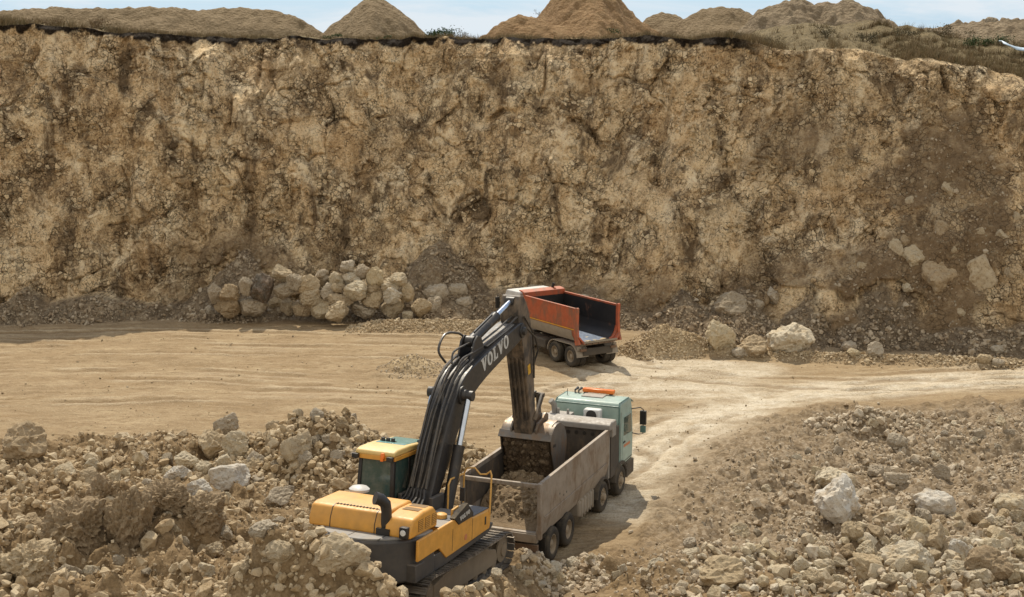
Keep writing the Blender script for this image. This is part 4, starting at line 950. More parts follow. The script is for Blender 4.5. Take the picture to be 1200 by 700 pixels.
    bk_.prism([(7.52, 2.62), (7.66, 2.58), (7.78, 2.74), (7.66, 2.84)], bx0 - 0.05, bx1 + 0.05, 'x')          # lip bar
    for xx in (-0.40, -0.20, 0.24, 0.44): bk_.prism([(7.66, 2.60), (7.60, 2.92), (7.74, 3.12), (8.05, 3.20), (8.40, 3.38), (8.62, 3.30), (8.66, 2.95), (8.3, 3.02), (7.95, 2.98)], xx - 0.03, xx + 0.03, 'x')   # ears
    bucket = bk_.build('bucket', M['bucket'], root, 0.008)
    cu = MB()
    for xx in (-0.72, 0.50): cu.prism([(7.58, 2.66), (8.0, 3.08), (8.45, 3.16), (8.45, 3.12), (8.0, 3.02), (7.64, 2.62)], xx, xx + 0.36, 'x')
    cu.build('wear_plate', M['bucket'], bucket, 0.01)
    for k in range(5):
        xx = bx0 + 0.12 + k * (bx1 - bx0 - 0.24) / 4
        t = MB(); t.hexa([(xx - 0.07, 8.46, 1.13), (xx + 0.07, 8.46, 1.13), (xx + 0.07, 8.48, 1.23), (xx - 0.07, 8.48, 1.23), (xx - 0.04, 8.12, 1.00), (xx + 0.04, 8.12, 1.00), (xx + 0.04, 8.13, 1.04), (xx - 0.04, 8.13, 1.04)]); t.build('tooth', M['bucket'], bucket, 0.01)
    bh = MB()
    for yy in (7.90, 8.04): bh.lathe((bx1 + 0.03, yy, 2.42), (1, 0, 0), [(0.055, 0), (0.055, 0.006), (0.001, 0.008)], 14)
    bh.build('bolt', M['black'], bucket)
    return root

def chassis(root, y0, y1, mat='chassis', axles=()):
    c = MB()
    for xx in (-0.48, 0.40): c.box(xx, xx + 0.08, y0, y1, 0.72, 0.98)
    for yy in np.arange(y0 + 0.1, y1, 1.1): c.box(-0.4, 0.4, yy, yy + 0.1, 0.75, 0.95)
    c.build('chassis', M[mat], root, 0.01)
    for a in axles:
        m = MB(); m.tube([(-0.95, a, 0.53), (-0.3, a, 0.53), (-0.18, a, 0.53), (0.18, a, 0.53), (0.3, a, 0.53), (0.95, a, 0.53)], [0.09, 0.09, 0.2, 0.2, 0.09, 0.09], 14); m.build('axle', M[mat], root)

def build_green_truck():
    root = empty('dump_truck', GT_T, rot(GT_H))
    tag(root, 'grey tipper truck with a pale green cab being loaded by the excavator', 'dump truck')
    chassis(root, -0.75, 8.0, axles=(0, 1.4, 4.85, 6.83))
    for yy in (0.0, 1.4):
        for s in (1, -1):
            wheel(root, s * 1.25, yy, s, dish=0.15); wheel(root, s * 0.90, yy, s, dish=0.15)
    for yy in (4.85, 6.83):
        for s in (1, -1): wheel(root, s * 1.24, yy, s, w=0.34, dish=0.03)
    # ---- tipping box
    y0, y1, zt, zf = -1.17, 5.31, 2.74, 1.22
    wl = 0.05
    bx = MB()
    for s in (1, -1):
        pr = [(1.28, zt), (1.28, 1.62), (1.19, 1.22), (1.10, 0.98), (1.02, 0.98), (1.10, 1.22), (1.18, 1.62), (1.21, zt)]
        pr = [(s * a, b) for a, b in pr]
        bx.prism(pr if s > 0 else pr[::-1], y0, y1, 'y')
    bx.box(-1.14, 1.14, y0 + 0.02, y1, zf - 0.06, zf)
    bx.prism([(y0 - 0.03, 0.92), (y0 + 0.12, 0.92), (y0 + 0.12, zf - 0.062), (y0 - 0.06, zf - 0.02)], -1.16, 1.16, 'x')
    box = bx.build('dump_box', M['greybox'], root, 0.015)
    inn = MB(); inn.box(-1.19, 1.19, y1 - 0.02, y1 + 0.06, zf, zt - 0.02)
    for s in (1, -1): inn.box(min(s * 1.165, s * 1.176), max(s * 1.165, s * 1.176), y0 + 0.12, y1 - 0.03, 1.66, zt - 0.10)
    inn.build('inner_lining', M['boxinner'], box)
    tb = MB(); tb.box(-1.21, 1.21, y0 - 0.02, y0 + 0.09, zt - 0.14, zt - 0.01); tb.build('cross_bar', M['greybox'], box, 0.02)
    for s in (1, -1):
        pp = MB(); pp.box(min(s * 1.17, s * 1.30), max(s * 1.17, s * 1.30), y0 - 0.05, y0 + 0.10, 1.05, zt + 0.02); pp.build('end_post', M['greybox'], box, 0.02)
        tr = MB(); tr.box(min(s * 1.19, s * 1.30), max(s * 1.19, s * 1.30), y0 + 0.11, y1, zt, zt + 0.035); tr.build('top_rail', M['greybox'], box, 0.01)
        bl = MB(); bl.box(min(s * 1.281, s * 1.30), max(s * 1.281, s * 1.30), y0 + 0.3, y1 - 0.25, 1.62, 1.67); bl.build('side_rib', M['greybox'], box, 0.008)
    hole = MB()
    for (yy, zz) in ((0.45, 1.98), (1.05, 1.86), (0.80, 1.84)): hole.lathe((1.2795, yy, zz), (1, 0, 0), [(0.035, 0), (0.033, 0.004), (0.001, 0.005)], 10)
    hole.build('bolt_hole', M['black'], box)
    # headboard with its heavy top beam
    hb = MB(); hb.prism([(y1 - 0.12, zt - 0.02), (y1 - 0.12, zt + 0.16), (y1 + 0.05, zt + 0.25), (y1 + 0.50, zt + 0.25), (y1 + 0.62, zt + 0.10), (y1 + 0.62, zt + 0.02), (y1 + 0.10, zt - 0.02)], -1.30, 1.34, 'x')
    hbo = hb.build('headboard', M['beam'], root, 0.03)
    hh = MB()
    for k in range(8): hh.lathe((-1.05 + 0.29 * k, y1 - 0.025, zt - 0.20), (0, -1, 0), [(0.07, 0), (0.07, 0.012), (0.001, 0.014)], 12)
    hh.build('slot', M['black'], hbo)
    hf = MB(); hf.box(-1.22, 1.25, y1 + 0.05, y1 + 0.16, 1.0, zt - 0.02); hf.box(1.20, 1.36, y1 + 0.1, y1 + 0.5, 2.45, 2.98); hf.build('headboard_frame', M['beam'], hbo, 0.02)
    # gear between box and cab
    ex = MB(); ex.tube([(-0.95, 6.05, 1.0), (-0.95, 6.05, 3.05), (-0.98, 6.02, 3.25), (-1.06, 5.92, 3.40)], [0.11, 0.11, 0.10, 0.11], 16); ex.box(-1.15, -0.35, 5.95, 6.35, 2.72, 2.95); ex.box(-0.85, -0.75, 5.95, 6.0, 2.95, 3.14); ex.box(-0.5, -0.42, 5.98, 6.06, 2.9, 3.12)
    ex.build('exhaust_stack', M['beam'], root, 0.015)
    ai = MB(); ai.box(0.02, 0.62, 6.22, 6.56, 1.6, 3.12); aio = ai.build('air_intake', M['white'], root, 0.05)
    ah = MB(); ah.lathe((0.32, 6.215, 2.92), (0, -1, 0), [(0.19, 0), (0.185, 0.008), (0.16, 0.010), (0.001, 0.012)], 24); ah.build('intake_mouth', M['black'], aio)
    gx = MB(); gx.box(-1.0, 1.15, 6.0, 6.5, 0.95, 1.75); gx.box(0.85, 1.2, 5.75, 6.66, 0.9, 2.55); gx.tube([(0.8, 5.9, 1.7), (0.9, 6.2, 2.4), (0.8, 6.6, 2.5)], 0.05, 8); gx.build('engine_gear', M['chassis'], root, 0.04)
    tk = MB(); tk.box(0.62, 1.20, 2.55, 3.95, 0.50, 1.08); tank = tk.build('fuel_tank', M['lowergrey'], root, 0.10, seg=4)
    ts = MB()
    for yy in (2.70, 2.98, 3.26, 3.54, 3.80): ts.box(0.6, 1.235, yy, yy + 0.08, 0.475, 1.10)
    ts.build('tank_strap', M['lowergrey'], tank, 0.06)
    lt = MB(); lt.box(-1.20, -0.62, 2.5, 3.9, 0.5, 1.05); lt.build('air_tank', M['lowergrey'], root, 0.06)
    rb = MB(); rb.box(-1.1, 1.1, -0.98, -0.86, 0.55, 0.78); rbo = rb.build('rear_bumper', M['rust'], root, 0.02)
    for s in (1, -1):
        tl = MB(); tl.box(min(s * 0.7, s * 1.08), max(s * 0.7, s * 1.08), -1.0, -0.982, 0.60, 0.73); tl.build('tail_light', M['rust'], rbo, 0.008)
        for (ya, nm) in ((4.85, 'mudguard'), (6.83, 'mudguard')):
            mg = MB(); ou, ii = [], []
            for k in range(13):
                a = math.radians(8 + 164 * k / 12); ou.append((ya + 0.68 * math.cos(a), 0.53 + 0.66 * math.sin(a))); ii.append((ya + 0.63 * math.cos(a), 0.53 + 0.61 * math.sin(a)))
            mg.prism(ou + ii[::-1], min(s * 0.86, s * 1.26), max(s * 0.86, s * 1.26), 'x'); mg.build(nm, M['chassis'], root)
        mf = MB(); mf.box(min(s * 0.6, s * 1.22), max(s * 0.6, s * 1.22), -0.66, -0.63, 0.28, 0.95); mf.build('mud_flap', M['black'], root)
    # ---- cab
    X, Y0, Y1, ZB, ZT = 1.20, 6.72, 8.26, 0.98, 3.26
    cb = MB(); pr = [(Y0, ZB), (Y1 + 0.02, ZB), (Y1 + 0.06, 1.9), (Y1 - 0.06, 2.75), (Y1 - 0.22, ZT - 0.05), (Y1 - 0.42, ZT + 0.02), (Y0 + 0.10, ZT + 0.03), (Y0, ZT - 0.08)]
    cb.prism(pr, -X, X, 'x'); cab = cb.build('cab', M['green'], root, 0.07, seg=4)
    sl = MB(); sl.prism([(Y0 - 0.012, 1.3), (Y0 + 0.02, 1.3), (Y0 + 0.02, ZT - 0.12), (Y0 - 0.012, ZT - 0.12)], -X + 0.08, X - 0.08, 'x'); sl.build('rear_panel', M['green'], cab, 0.01)
    rim = MB()
    for s in (1, -1): rim.tube([(s * (X - 0.02), Y0 - 0.005, 1.2), (s * (X - 0.02), Y0 - 0.005, ZT - 0.10), (s * (X - 0.05), Y0 + 0.10, ZT + 0.02), (s * (X - 0.04), Y1 - 0.45, ZT + 0.01)], 0.028, 8)
    rim.tube([(-X + 0.06, Y0 - 0.0, ZT - 0.09), (X - 0.06, Y0 - 0.0, ZT - 0.09)], 0.028, 8); rim.build('seal', M['darkgreen'], cab)
    for s in (1, -1):
        dr = MB(); xa = s * X
        dr.prism([(Y0 + 0.30, 1.15), (Y1 - 0.08, 1.15), (Y1 - 0.06, 1.95), (Y1 - 0.16, 2.72), (Y0 + 0.34, 2.78)], min(xa, xa + s * 0.012), max(xa, xa + s * 0.012), 'x'); door = dr.build('door', M['green'], cab, 0.01)
        wi = MB(); wi.prism([(Y0 + 0.42, 2.05), (Y1 - 0.16, 1.98), (Y1 - 0.25, 2.66), (Y0 + 0.44, 2.70)], min(xa + s * 0.010, xa + s * 0.018), max(xa + s * 0.010, xa + s * 0.018), 'x'); wi.build('window', M['glass'], door)
        hd = MB(); hd.box(min(xa + s * 0.01, xa + s * 0.04), max(xa + s * 0.01, xa + s * 0.04), Y0 + 0.38, Y0 + 0.58, 1.78, 1.84); hd.build('handle', M['black'], door, 0.01)
        sm = MB(); sm.box(min(xa, xa + s * 0.006), max(xa, xa + s * 0.006), Y0 + 0.10, Y0 + 0.13, 1.1, ZT - 0.3); sm.box(min(xa, xa + s * 0.006), max(xa, xa + s * 0.006), Y0 + 0.14, Y1 - 0.1, 1.08, 1.11); sm.build('panel_seam', M['black'], cab)
        ar = MB(); ou = [(6.83 + 0.74 * math.cos(math.radians(10 + 160 * k / 12)), 0.53 + 0.70 * math.sin(math.radians(10 + 160 * k / 12))) for k in range(13)]; ar.prism(ou + [(6.2, 0.62), (6.2, 0.70), (7.5, 0.70)][:0] + [(6.83 + 0.60 * math.cos(math.radians(170 - 160 * k / 12)), 0.53 + 0.56 * math.sin(math.radians(170 - 160 * k / 12))) for k in range(13)], min(s * 0.95, s * 1.245), max(s * 0.95, s * 1.245), 'x'); ar.build('wheel_arch', M['chassis'], cab)
        stp = MB(); stp.box(min(s * 0.9, s * 1.235), max(s * 0.9, s * 1.235), Y1 - 0.72, Y1 - 0.05, 0.42, 0.98); stp.box(min(s * 1.0, s * 1.255), max(s * 1.0, s * 1.255), Y1 - 0.62, Y1 - 0.15, 0.60, 0.66); stp.build('cab_step', M['chassis'], cab, 0.03)
        mi = MB(); xm = s * (X + 0.36)
        mi.tube([(s * X, Y1 - 0.18, 2.80), (s * (X + 0.26), Y1 + 0.06, 2.82), (xm, Y1 + 0.08, 2.74), (xm, Y1 + 0.08, 1.86), (s * (X + 0.2), Y1 + 0.02, 1.84), (s * X, Y1 - 0.1, 1.90)], 0.02, 8)
        mi.box(min(xm - 0.11, xm + 0.11), max(xm - 0.11, xm + 0.11), Y1 + 0.02, Y1 + 0.14, 2.20, 2.70); mo = mi.build('mirror', M['black'], cab, 0.02)
        ml = MB(); ml.box(xm - 0.10, xm + 0.10, Y1 + 0.03, Y1 + 0.13, 1.90, 2.15); ml.build('small_mirror', M['darkgreen'], mo, 0.02)
    stc = MB(); stc.prism([(Y0 + 0.45, 1.62), (Y1 - 0.35, 1.58), (Y1 - 0.35, 1.68), (Y0 + 0.45, 1.72)], X + 0.0125, X + 0.0165, 'x'); stc.build('door_sticker', M['sticker'], cab)
    ws = MB(); ws.prism([(Y1 + 0.062, 1.95), (Y1 + 0.075, 1.95), (Y1 - 0.035, 2.78), (Y1 - 0.05, 2.77)], -X + 0.10, X - 0.10, 'x'); ws.build('windscreen', M['glass'], cab)
    gr = MB(); gr.box(-0.9, 0.9, Y1 + 0.05, Y1 + 0.075, 1.1, 1.7); gr.build('grille', M['black'], cab, 0.01)
    bp = MB(); bp.box(-1.24, 1.24, Y1 - 0.3, Y1 + 0.10, 0.42, 0.96); bpo = bp.build('front_bumper', M['chassis'], cab, 0.05)
    for s in (1, -1):
        hl = MB(); hl.box(min(s * 0.72, s * 1.1), max(s * 0.72, s * 1.1), Y1 + 0.10, Y1 + 0.115, 0.62, 0.84); hl.build('headlight', M['lens'], bpo, 0.01)
    vs = MB(); vs.prism([(Y1 - 0.16, ZT - 0.08), (Y1 + 0.20, ZT - 0.26), (Y1 + 0.21, ZT - 0.30), (Y1 - 0.14, ZT - 0.14)], -X + 0.05, X - 0.05, 'x'); vs.build('sun_visor', M['darkgreen'], cab, 0.01)
    hat = MB(); hat.box(-0.42, 0.38, Y0 + 0.55, Y0 + 1.02, ZT + 0.02, ZT + 0.06); hat.build('roof_hatch', M['beam'], cab, 0.02)
    lb = MB(); lb.box(-0.55, 0.62, Y0 + 1.06, Y0 + 1.28, ZT + 0.06, ZT + 0.20); lbo = lb.build('light_bar', M['orange'], cab, 0.03)
    lf = MB()
    for xx in (-0.45, 0.5): lf.box(xx - 0.05, xx + 0.05, Y0 + 1.08, Y0 + 1.26, ZT + 0.0, ZT + 0.06)
    lf.build('light_bar_foot', M['black'], lbo)
    hn = MB()
    for xx in (-0.80, -0.66): hn.tube([(xx, Y0 + 1.0, ZT + 0.02), (xx, Y0 + 1.0, ZT + 0.13), (xx, Y0 + 1.3, ZT + 0.14)], [0.02, 0.03, 0.055], 10)
    hn.tube([(-0.95, Y0 + 0.6, ZT), (-0.95, Y0 + 0.62, ZT + 0.25)], 0.012, 6); hn.build('air_horn', M['black'], cab)
    return root

def build_red_truck():
    root = empty('dump_truck', RT_T, rot(RT_H))
    tag(root, 'orange-red tipper truck with an empty open box parked near the cliff', 'dump truck')
    chassis(root, -0.6, 6.4, axles=(0, 1.4, 4.9))
    for yy in (0.0, 1.4):
        for s in (1, -1): wheel(root, s * 1.25, yy, s, dish=0.15); wheel(root, s * 0.90, yy, s, dish=0.15)
    for s in (1, -1): wheel(root, s * 1.24, 4.9, s, w=0.34, dish=0.03)
    y0, y1, zt = -0.62, 4.18, 3.0
    out = [(-1.28, zt), (-1.27, 1.95), (-1.20, 1.62), (-1.02, 1.34), (-0.72, 1.22), (0.72, 1.22), (1.02, 1.34), (1.20, 1.62), (1.27, 1.95), (1.28, zt)]
    inn = [(1.21, zt), (1.20, 1.97), (1.13, 1.67), (0.97, 1.41), (0.70, 1.29), (-0.70, 1.29), (-0.97, 1.41), (-1.13, 1.67), (-1.20, 1.97), (-1.21, zt)]
    bx = MB(); bx.prism(out + inn, y0, y1, 'y'); bx.box(-1.28, 1.28, y1 - 0.0, y1 + 0.07, 1.25, zt)
    box = bx.build('dump_box', M['redbox'], root, 0.012)
    il = MB(); l0 = [(a * 0.985, b + (0.012 if abs(a) < 1.0 else 0.004)) for a, b in inn]; l1 = [(a * 0.995, b - 0.0) for a, b in inn[::-1]]
    il.prism([(a * 0.99, b + 0.004) for a, b in inn[1:-1]] + [(a * 0.978, b + 0.016) for a, b in inn[1:-1]][::-1], y0 + 0.16, y1 - 0.02, 'y')
    for s in (1, -1): il.box(min(s * 1.192, s * 1.203), max(s * 1.192, s * 1.203), y0 + 0.12, y1 - 0.02, 1.96, zt - 0.05)
    il.box(-1.19, 1.19, y1 - 0.016, y1 - 0.004, 1.32, zt - 0.03); il.build('inner_lining', M['redin'], box)
    fl = MB(); fl.box(-0.82, 0.82, y0 + 0.05, y1 - 0.3, 1.318, 1.330); fl.build('floor_plate', M['steelfloor'], box)
    lp = MB(); lp.prism([(y0 - 0.30, 1.40), (y0 - 0.28, 1.30), (y0 + 0.10, 1.10), (y0 + 0.10, 1.215), (y0 + 0.0, 1.26)], -1.02, 1.02, 'x'); lpo = lp.build('rear_lip', M['lowergrey'], box, 0.015)
    for s in (1, -1):
        fg = MB(); q = [(y0 - 0.10, zt + 0.06), (y0 - 0.01, zt + 0.10), (y0 + 0.16, zt), (y0 + 0.22, 1.9), (y0 + 0.10, 1.18), (y0 - 0.26, 1.26), (y0 - 0.12, 1.6), (y0 - 0.06, 2.2)]
        fg.prism(q, min(s * 1.20, s * 1.33), max(s * 1.20, s * 1.33), 'x'); fg.build('end_flange', M['redbox'], box, 0.02)
        cu = MB(); cu.hexa([(s * 1.30, y0 - 0.2, 1.62), (s * 1.20, y0 - 0.2, 1.62), (s * 1.20, y0 + 0.2, 1.62), (s * 1.30, y0 + 0.2, 1.62)][::1] + [(s * 1.0, y0 - 0.28, 1.24), (s * 0.92, y0 - 0.28, 1.28), (s * 0.92, y0 + 0.2, 1.28), (s * 1.0, y0 + 0.2, 1.20)]); cu.build('corner_plate', M['redbox'], box, 0.015)
        sk = MB(); sk.box(min(s * 1.272, s * 1.295), max(s * 1.272, s * 1.295), y0 + 0.25, y1, 1.93, 1.965); sk.build('yellow_stripe', M['stripe'], box)
        tr = MB(); tr.box(min(s * 1.19, s * 1.31), max(s * 1.19, s * 1.31), y0 + 0.16, y1, zt, zt + 0.05); tr.build('top_rail', M['redbox'], box, 0.015)
        lw = MB(); lw.prism([(s * 1.275, 1.88), (s * 1.225, 1.60), (s * 1.05, 1.33), (s * 1.03, 1.35), (s * 1.20, 1.62), (s * 1.25, 1.88)][::s], y0 + 0.5, y1 - 0.05, 'y'); lw.build('lower_skirt', M['lowergrey'], box)
        mg = MB(); ou, ii = [], []
        for k in range(17):
            a = math.pi * k / 16; cy = 1.4 if a < math.pi / 2 else 0.0
            ou.append((cy + 0.64 * math.cos(a), 0.56 + 0.62 * math.sin(a))); ii.append((cy + 0.60 * math.cos(a), 0.56 + 0.58 * math.sin(a)))
        mg.prism(ou + ii[::-1], min(s * 0.56, s * 1.27), max(s * 0.56, s * 1.27), 'x'); mg.build('mudguard', M['lowergrey'], root)
        mg = MB(); ou, ii = [], []
        for k in range(13):
            a = math.pi * k / 12; ou.append((4.9 + 0.66 * math.cos(a), 0.56 + 0.64 * math.sin(a))); ii.append((4.9 + 0.62 * math.cos(a), 0.56 + 0.60 * math.sin(a)))
        mg.prism(ou + ii[::-1], min(s * 0.86, s * 1.26), max(s * 0.86, s * 1.26), 'x'); mg.build('mudguard', M['chassis'], root)
        tk = MB(); tk.box(min(s * 0.62, s * 1.2), max(s * 0.62, s * 1.2), 2.35, 3.7, 0.5, 1.0); tk.build('fuel_tank', M['chassis'], root, 0.08, seg=3)
        tl = MB(); tl.box(min(s * 0.75, s * 1.1), max(s * 0.75, s * 1.1), -0.74, -0.62, 0.86, 0.99); tl.build('tail_light', M['rust'], root, 0.015)
        hg = MB(); hg.box(min(s * 0.98, s * 1.2), max(s * 0.98, s * 1.2), -0.6, -0.5, 0.90, 1.12); hg.build('lamp_bracket', M['lowergrey'], root, 0.02)
    sl = MB()
    for k in range(5): sl.box(-0.86 + 0.36 * k, -0.56 + 0.36 * k, y0 - 0.29, y0 - 0.12, 1.22, 1.275)
    sl.build('slot', M['rust'], lpo)
    rb = MB(); rb.box(-0.9, 0.9, -0.68, -0.58, 0.62, 0.98); rb.build('rear_beam', M['chassis'], root, 0.02)
    cn = MB(); cn.prism([(y1 - 0.02, zt - 0.10), (y1 - 0.02, zt + 0.18), (y1 + 0.20, zt + 0.24), (y1 + 0.50, zt + 0.26), (y1 + 0.50, zt + 0.20), (y1 + 0.16, zt + 0.14)], -1.29, 1.29, 'x'); cn.build('canopy', M['redbox'], box, 0.02)
    # cab
    Y0, Y1, ZB, ZT = 4.78, 6.42, 0.95, 3.10
    cb = MB(); cb.prism([(Y0, ZB), (Y1, ZB), (Y1 + 0.05, 1.8), (Y1 - 0.12, 2.7), (Y1 - 0.35, ZT), (Y0 + 0.08, ZT + 0.02), (Y0, ZT - 0.08)], -1.2, 1.2, 'x'); cab = cb.build('cab', M['white'], root, 0.07, seg=4)
    for s in (1, -1):
        w = MB(); w.prism([(Y0 + 0.45, 1.95), (Y1 - 0.12, 1.88), (Y1 - 0.24, 2.66), (Y0 + 0.48, 2.68)], min(s * 1.2, s * 1.215), max(s * 1.2, s * 1.215), 'x'); w.build('window', M['glass'], cab)
        mi = MB(); mi.tube([(s * 1.2, Y1 - 0.2, 2.75), (s * 1.5, Y1 + 0.05, 2.76), (s * 1.5, Y1 + 0.05, 1.9), (s * 1.2, Y1 - 0.1, 1.9)], 0.02, 8); mi.box(min(s * 1.40, s * 1.62), max(s * 1.40, s * 1.62), Y1, Y1 + 0.12, 2.05, 2.65); mi.build('mirror', M['black'], cab, 0.02)
    ws = MB(); ws.prism([(Y1 + 0.052, 1.85), (Y1 + 0.062, 1.85), (Y1 - 0.10, 2.72), (Y1 - 0.115, 2.71)], -1.08, 1.08, 'x'); ws.build('windscreen', M['glass'], cab)
    bp = MB(); bp.box(-1.22, 1.22, Y1 - 0.3, Y1 + 0.12, 0.42, 0.94); bp.build('front_bumper', M['white'], cab, 0.05)
    ex = MB(); ex.tube([(0.75, y1 + 0.35, 1.1), (0.75, y1 + 0.35, 3.30), (0.80, y1 + 0.30, 3.48)], [0.08, 0.08, 0.09], 12); ex.build('exhaust_stack', M['black'], root)
    return root
# ------------------------------------------------------------------ stones
_ico = {}
def ico(sub):
    if sub not in _ico:
        import bmesh
        bm = bmesh.new(); bmesh.ops.create_icosphere(bm, subdivisions=sub, radius=1.0)
        bm.verts.ensure_lookup_table()
        V = np.array([v.co[:] for v in bm.verts]); T = np.array([[v.index for v in f.verts] for f in bm.faces]); bm.free()
        _ico[sub] = (V / np.linalg.norm(V, axis=1)[:, None], T)
    return _ico[sub]

def vn3(P, seed):
    I = np.floor(P); f = P - I; u = f * f * (3 - 2 * f); ix, iy, iz = I.T; ux, uy, uz = u.T
    def c(a, b, d): return _h(ix + a, iy + b, iz + d, seed)
    x00 = c(0, 0, 0) * (1 - ux) + c(1, 0, 0) * ux; x10 = c(0, 1, 0) * (1 - ux) + c(1, 1, 0) * ux
    x01 = c(0, 0, 1) * (1 - ux) + c(1, 0, 1) * ux; x11 = c(0, 1, 1) * (1 - ux) + c(1, 1, 1) * ux
    return (x00 * (1 - uy) + x10 * uy) * (1 - uz) + (x01 * (1 - uy) + x11 * uy) * uz

def n3(P, s, seed):
    return ((vn3(P * s + seed * 1.7, seed) * 2 - 1) + 0.5 * (vn3(P * s * 2.1 + 9, seed + 3) * 2 - 1)) / 1.5

def stone(seed, sub, planes=11, rough=0.05, round_=0.0, boxy=0.0, lumps=0):
    """broken rock: a ball cut by random planes, with worn edges and a rough skin"""
    r = np.random.default_rng(seed); V, T = ico(sub)
    N = r.normal(size=(planes, 3)); N /= np.linalg.norm(N, axis=1)[:, None]; D = r.uniform(0.55, 0.92, planes)
    if boxy:
        A = np.linalg.qr(r.normal(size=(3, 3)))[0]; N = np.r_[N, A, -A]; D = np.r_[D, r.uniform(0.55, 0.78, 6)]
    dots = V @ N.T
    R = np.where(dots > 0.05, D / np.maximum(dots, 0.05), 9)
    k = 26.0
    rad = -np.log(np.exp(-k * np.minimum(R, 1.2)).sum(1) + np.exp(-k * 1.05)) / k      # softened minimum
    rad = rad * (1 - round_) + 0.8 * round_
    rad = rad + rough * n3(V, 1.6, seed) + rough * 0.8 * n3(V, 4.0, seed + 5) + (rough * 0.7 * n3(V, 9.0, seed + 9) + rough * 0.5 * n3(V, 19.0, seed + 10) if sub >= 4 else 0)
    if lumps:
        q = np.random.default_rng(seed + 3).normal(size=(lumps, 3)); q /= np.linalg.norm(q, axis=1)[:, None]
        dd = np.sqrt(np.maximum(2 - 2 * (V + 0.12 * np.c_[n3(V, 5, seed), n3(V, 5, seed + 1), n3(V, 5, seed + 2)]) @ q.T, 0)); d1 = dd.min(1)
        hgt = np.random.default_rng(seed + 4).uniform(0.2, 1, lumps)[dd.argmin(1)]
        rad = rad + 0.16 * np.clip(1 - d1 * math.sqrt(lumps) / 2.6, 0, 1) ** 0.6 * hgt
    P = V * rad[:, None]
    return P / np.abs(P).max(0), T

def hull(seed, n):
    """small sharp-edged stone"""
    import bmesh
    r = np.random.default_rng(seed); P = r.normal(size=(n, 3)); P /= np.linalg.norm(P, axis=1)[:, None]; P *= r.uniform(0.75, 1.0, (n, 1))
    bm = bmesh.new(); [bm.verts.new(p) for p in P]; res = bmesh.ops.convex_hull(bm, input=bm.verts[:])
    bmesh.ops.delete(bm, geom=[v for v in bm.verts if not v.link_faces], context='VERTS'); bmesh.ops.triangulate(bm, faces=bm.faces[:])
    bm.normal_update(); bm.verts.index_update(); V = np.array([v.co[:] for v in bm.verts]); T = np.array([[v.index for v in f.verts] for f in bm.faces]); bm.free()
    return V / np.abs(V).max(0), T

TAN = [(0.30, 0.21, 0.115), (0.40, 0.305, 0.19), (0.50, 0.41, 0.275), (0.45, 0.34, 0.20)]
CREAM = [(0.44, 0.36, 0.24), (0.56, 0.49, 0.36), (0.50, 0.41, 0.26), (0.60, 0.55, 0.45)]
GREYS = [(0.28, 0.225, 0.155), (0.40, 0.335, 0.245), (0.48, 0.41, 0.31), (0.35, 0.28, 0.195)]
EARTH = [(0.22, 0.15, 0.08), (0.30, 0.21, 0.12), (0.34, 0.25, 0.15), (0.26, 0.18, 0.10)]

def stone_materials():
    M['r_tan'] = rock_material('tan_limestone', TAN, 0.0, stain=(0.30, 0.20, 0.10), top=((0.42, 0.32, 0.19), 0.5))
    M['r_cream'] = rock_material('cream_limestone', CREAM, 0.0, stain=(0.44, 0.30, 0.14))
    M['r_grey'] = rock_material('grey_limestone', GREYS, 0.0, stain=(0.26, 0.20, 0.13))
    M['r_white'] = rock_material('white_limestone', [(0.50, 0.46, 0.40), (0.60, 0.57, 0.51), (0.55, 0.51, 0.44)], 0.0, stain=(0.40, 0.26, 0.11))
    M['r_dark'] = rock_material('dark_stained_limestone', [(0.05, 0.042, 0.036), (0.06, 0.05, 0.04)], 0.3, stain=(0.30, 0.20, 0.14))
    M['r_earth'] = rock_material('earth_clod', EARTH, 0.1, stain=(0.18, 0.12, 0.06), scale=1.6, top=((0.36, 0.265, 0.155), 0.7))
    M['s_tan'] = rock_material('tan_rubble', [(0.37, 0.265, 0.145), (0.49, 0.375, 0.225), (0.58, 0.475, 0.32), (0.43, 0.32, 0.18)], 0.0, use_tint=True)
    M['s_cream'] = rock_material('cream_rubble', CREAM, 0.0, use_tint=True)
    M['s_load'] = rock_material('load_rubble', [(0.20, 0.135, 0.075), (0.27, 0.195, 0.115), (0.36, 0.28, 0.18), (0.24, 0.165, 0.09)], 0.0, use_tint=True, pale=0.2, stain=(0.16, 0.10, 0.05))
    M['s_grey'] = rock_material('grey_rubble', [(0.36, 0.28, 0.19), (0.50, 0.415, 0.30), (0.58, 0.50, 0.38), (0.44, 0.35, 0.235)], 0.0, use_tint=True)
    M['s_dim'] = rock_material('foot_rubble', [(0.25, 0.185, 0.115), (0.36, 0.28, 0.19), (0.48, 0.40, 0.29), (0.30, 0.22, 0.14)], 0.0, use_tint=True)
    M['s_mix'] = rock_material('mixed_rubble', [(0.28, 0.19, 0.10), (0.42, 0.32, 0.195), (0.35, 0.26, 0.15), (0.50, 0.41, 0.28)], 0.0, use_tint=True)

BIG = {}
def big_mesh(kind, i, mat):
    key = (kind, i, mat)
    if key not in BIG:
        if kind == 'round': P, T = stone(200 + i, 4, 11, 0.13, 0.05)
        elif kind == 'clod': P, T = stone(300 + i, 5, 10, 0.20, 0.12)
        elif kind == 'slab': P, T = stone(400 + i, 4, 7, 0.09, 0.0, 1)
        else: P, T = stone(100 + i, 4, 9, 0.12, 0.0)
        me = np_mesh(kind + '_rock', P, T, False); me.materials.append(M[mat]); BIG[key] = me
    return BIG[key]

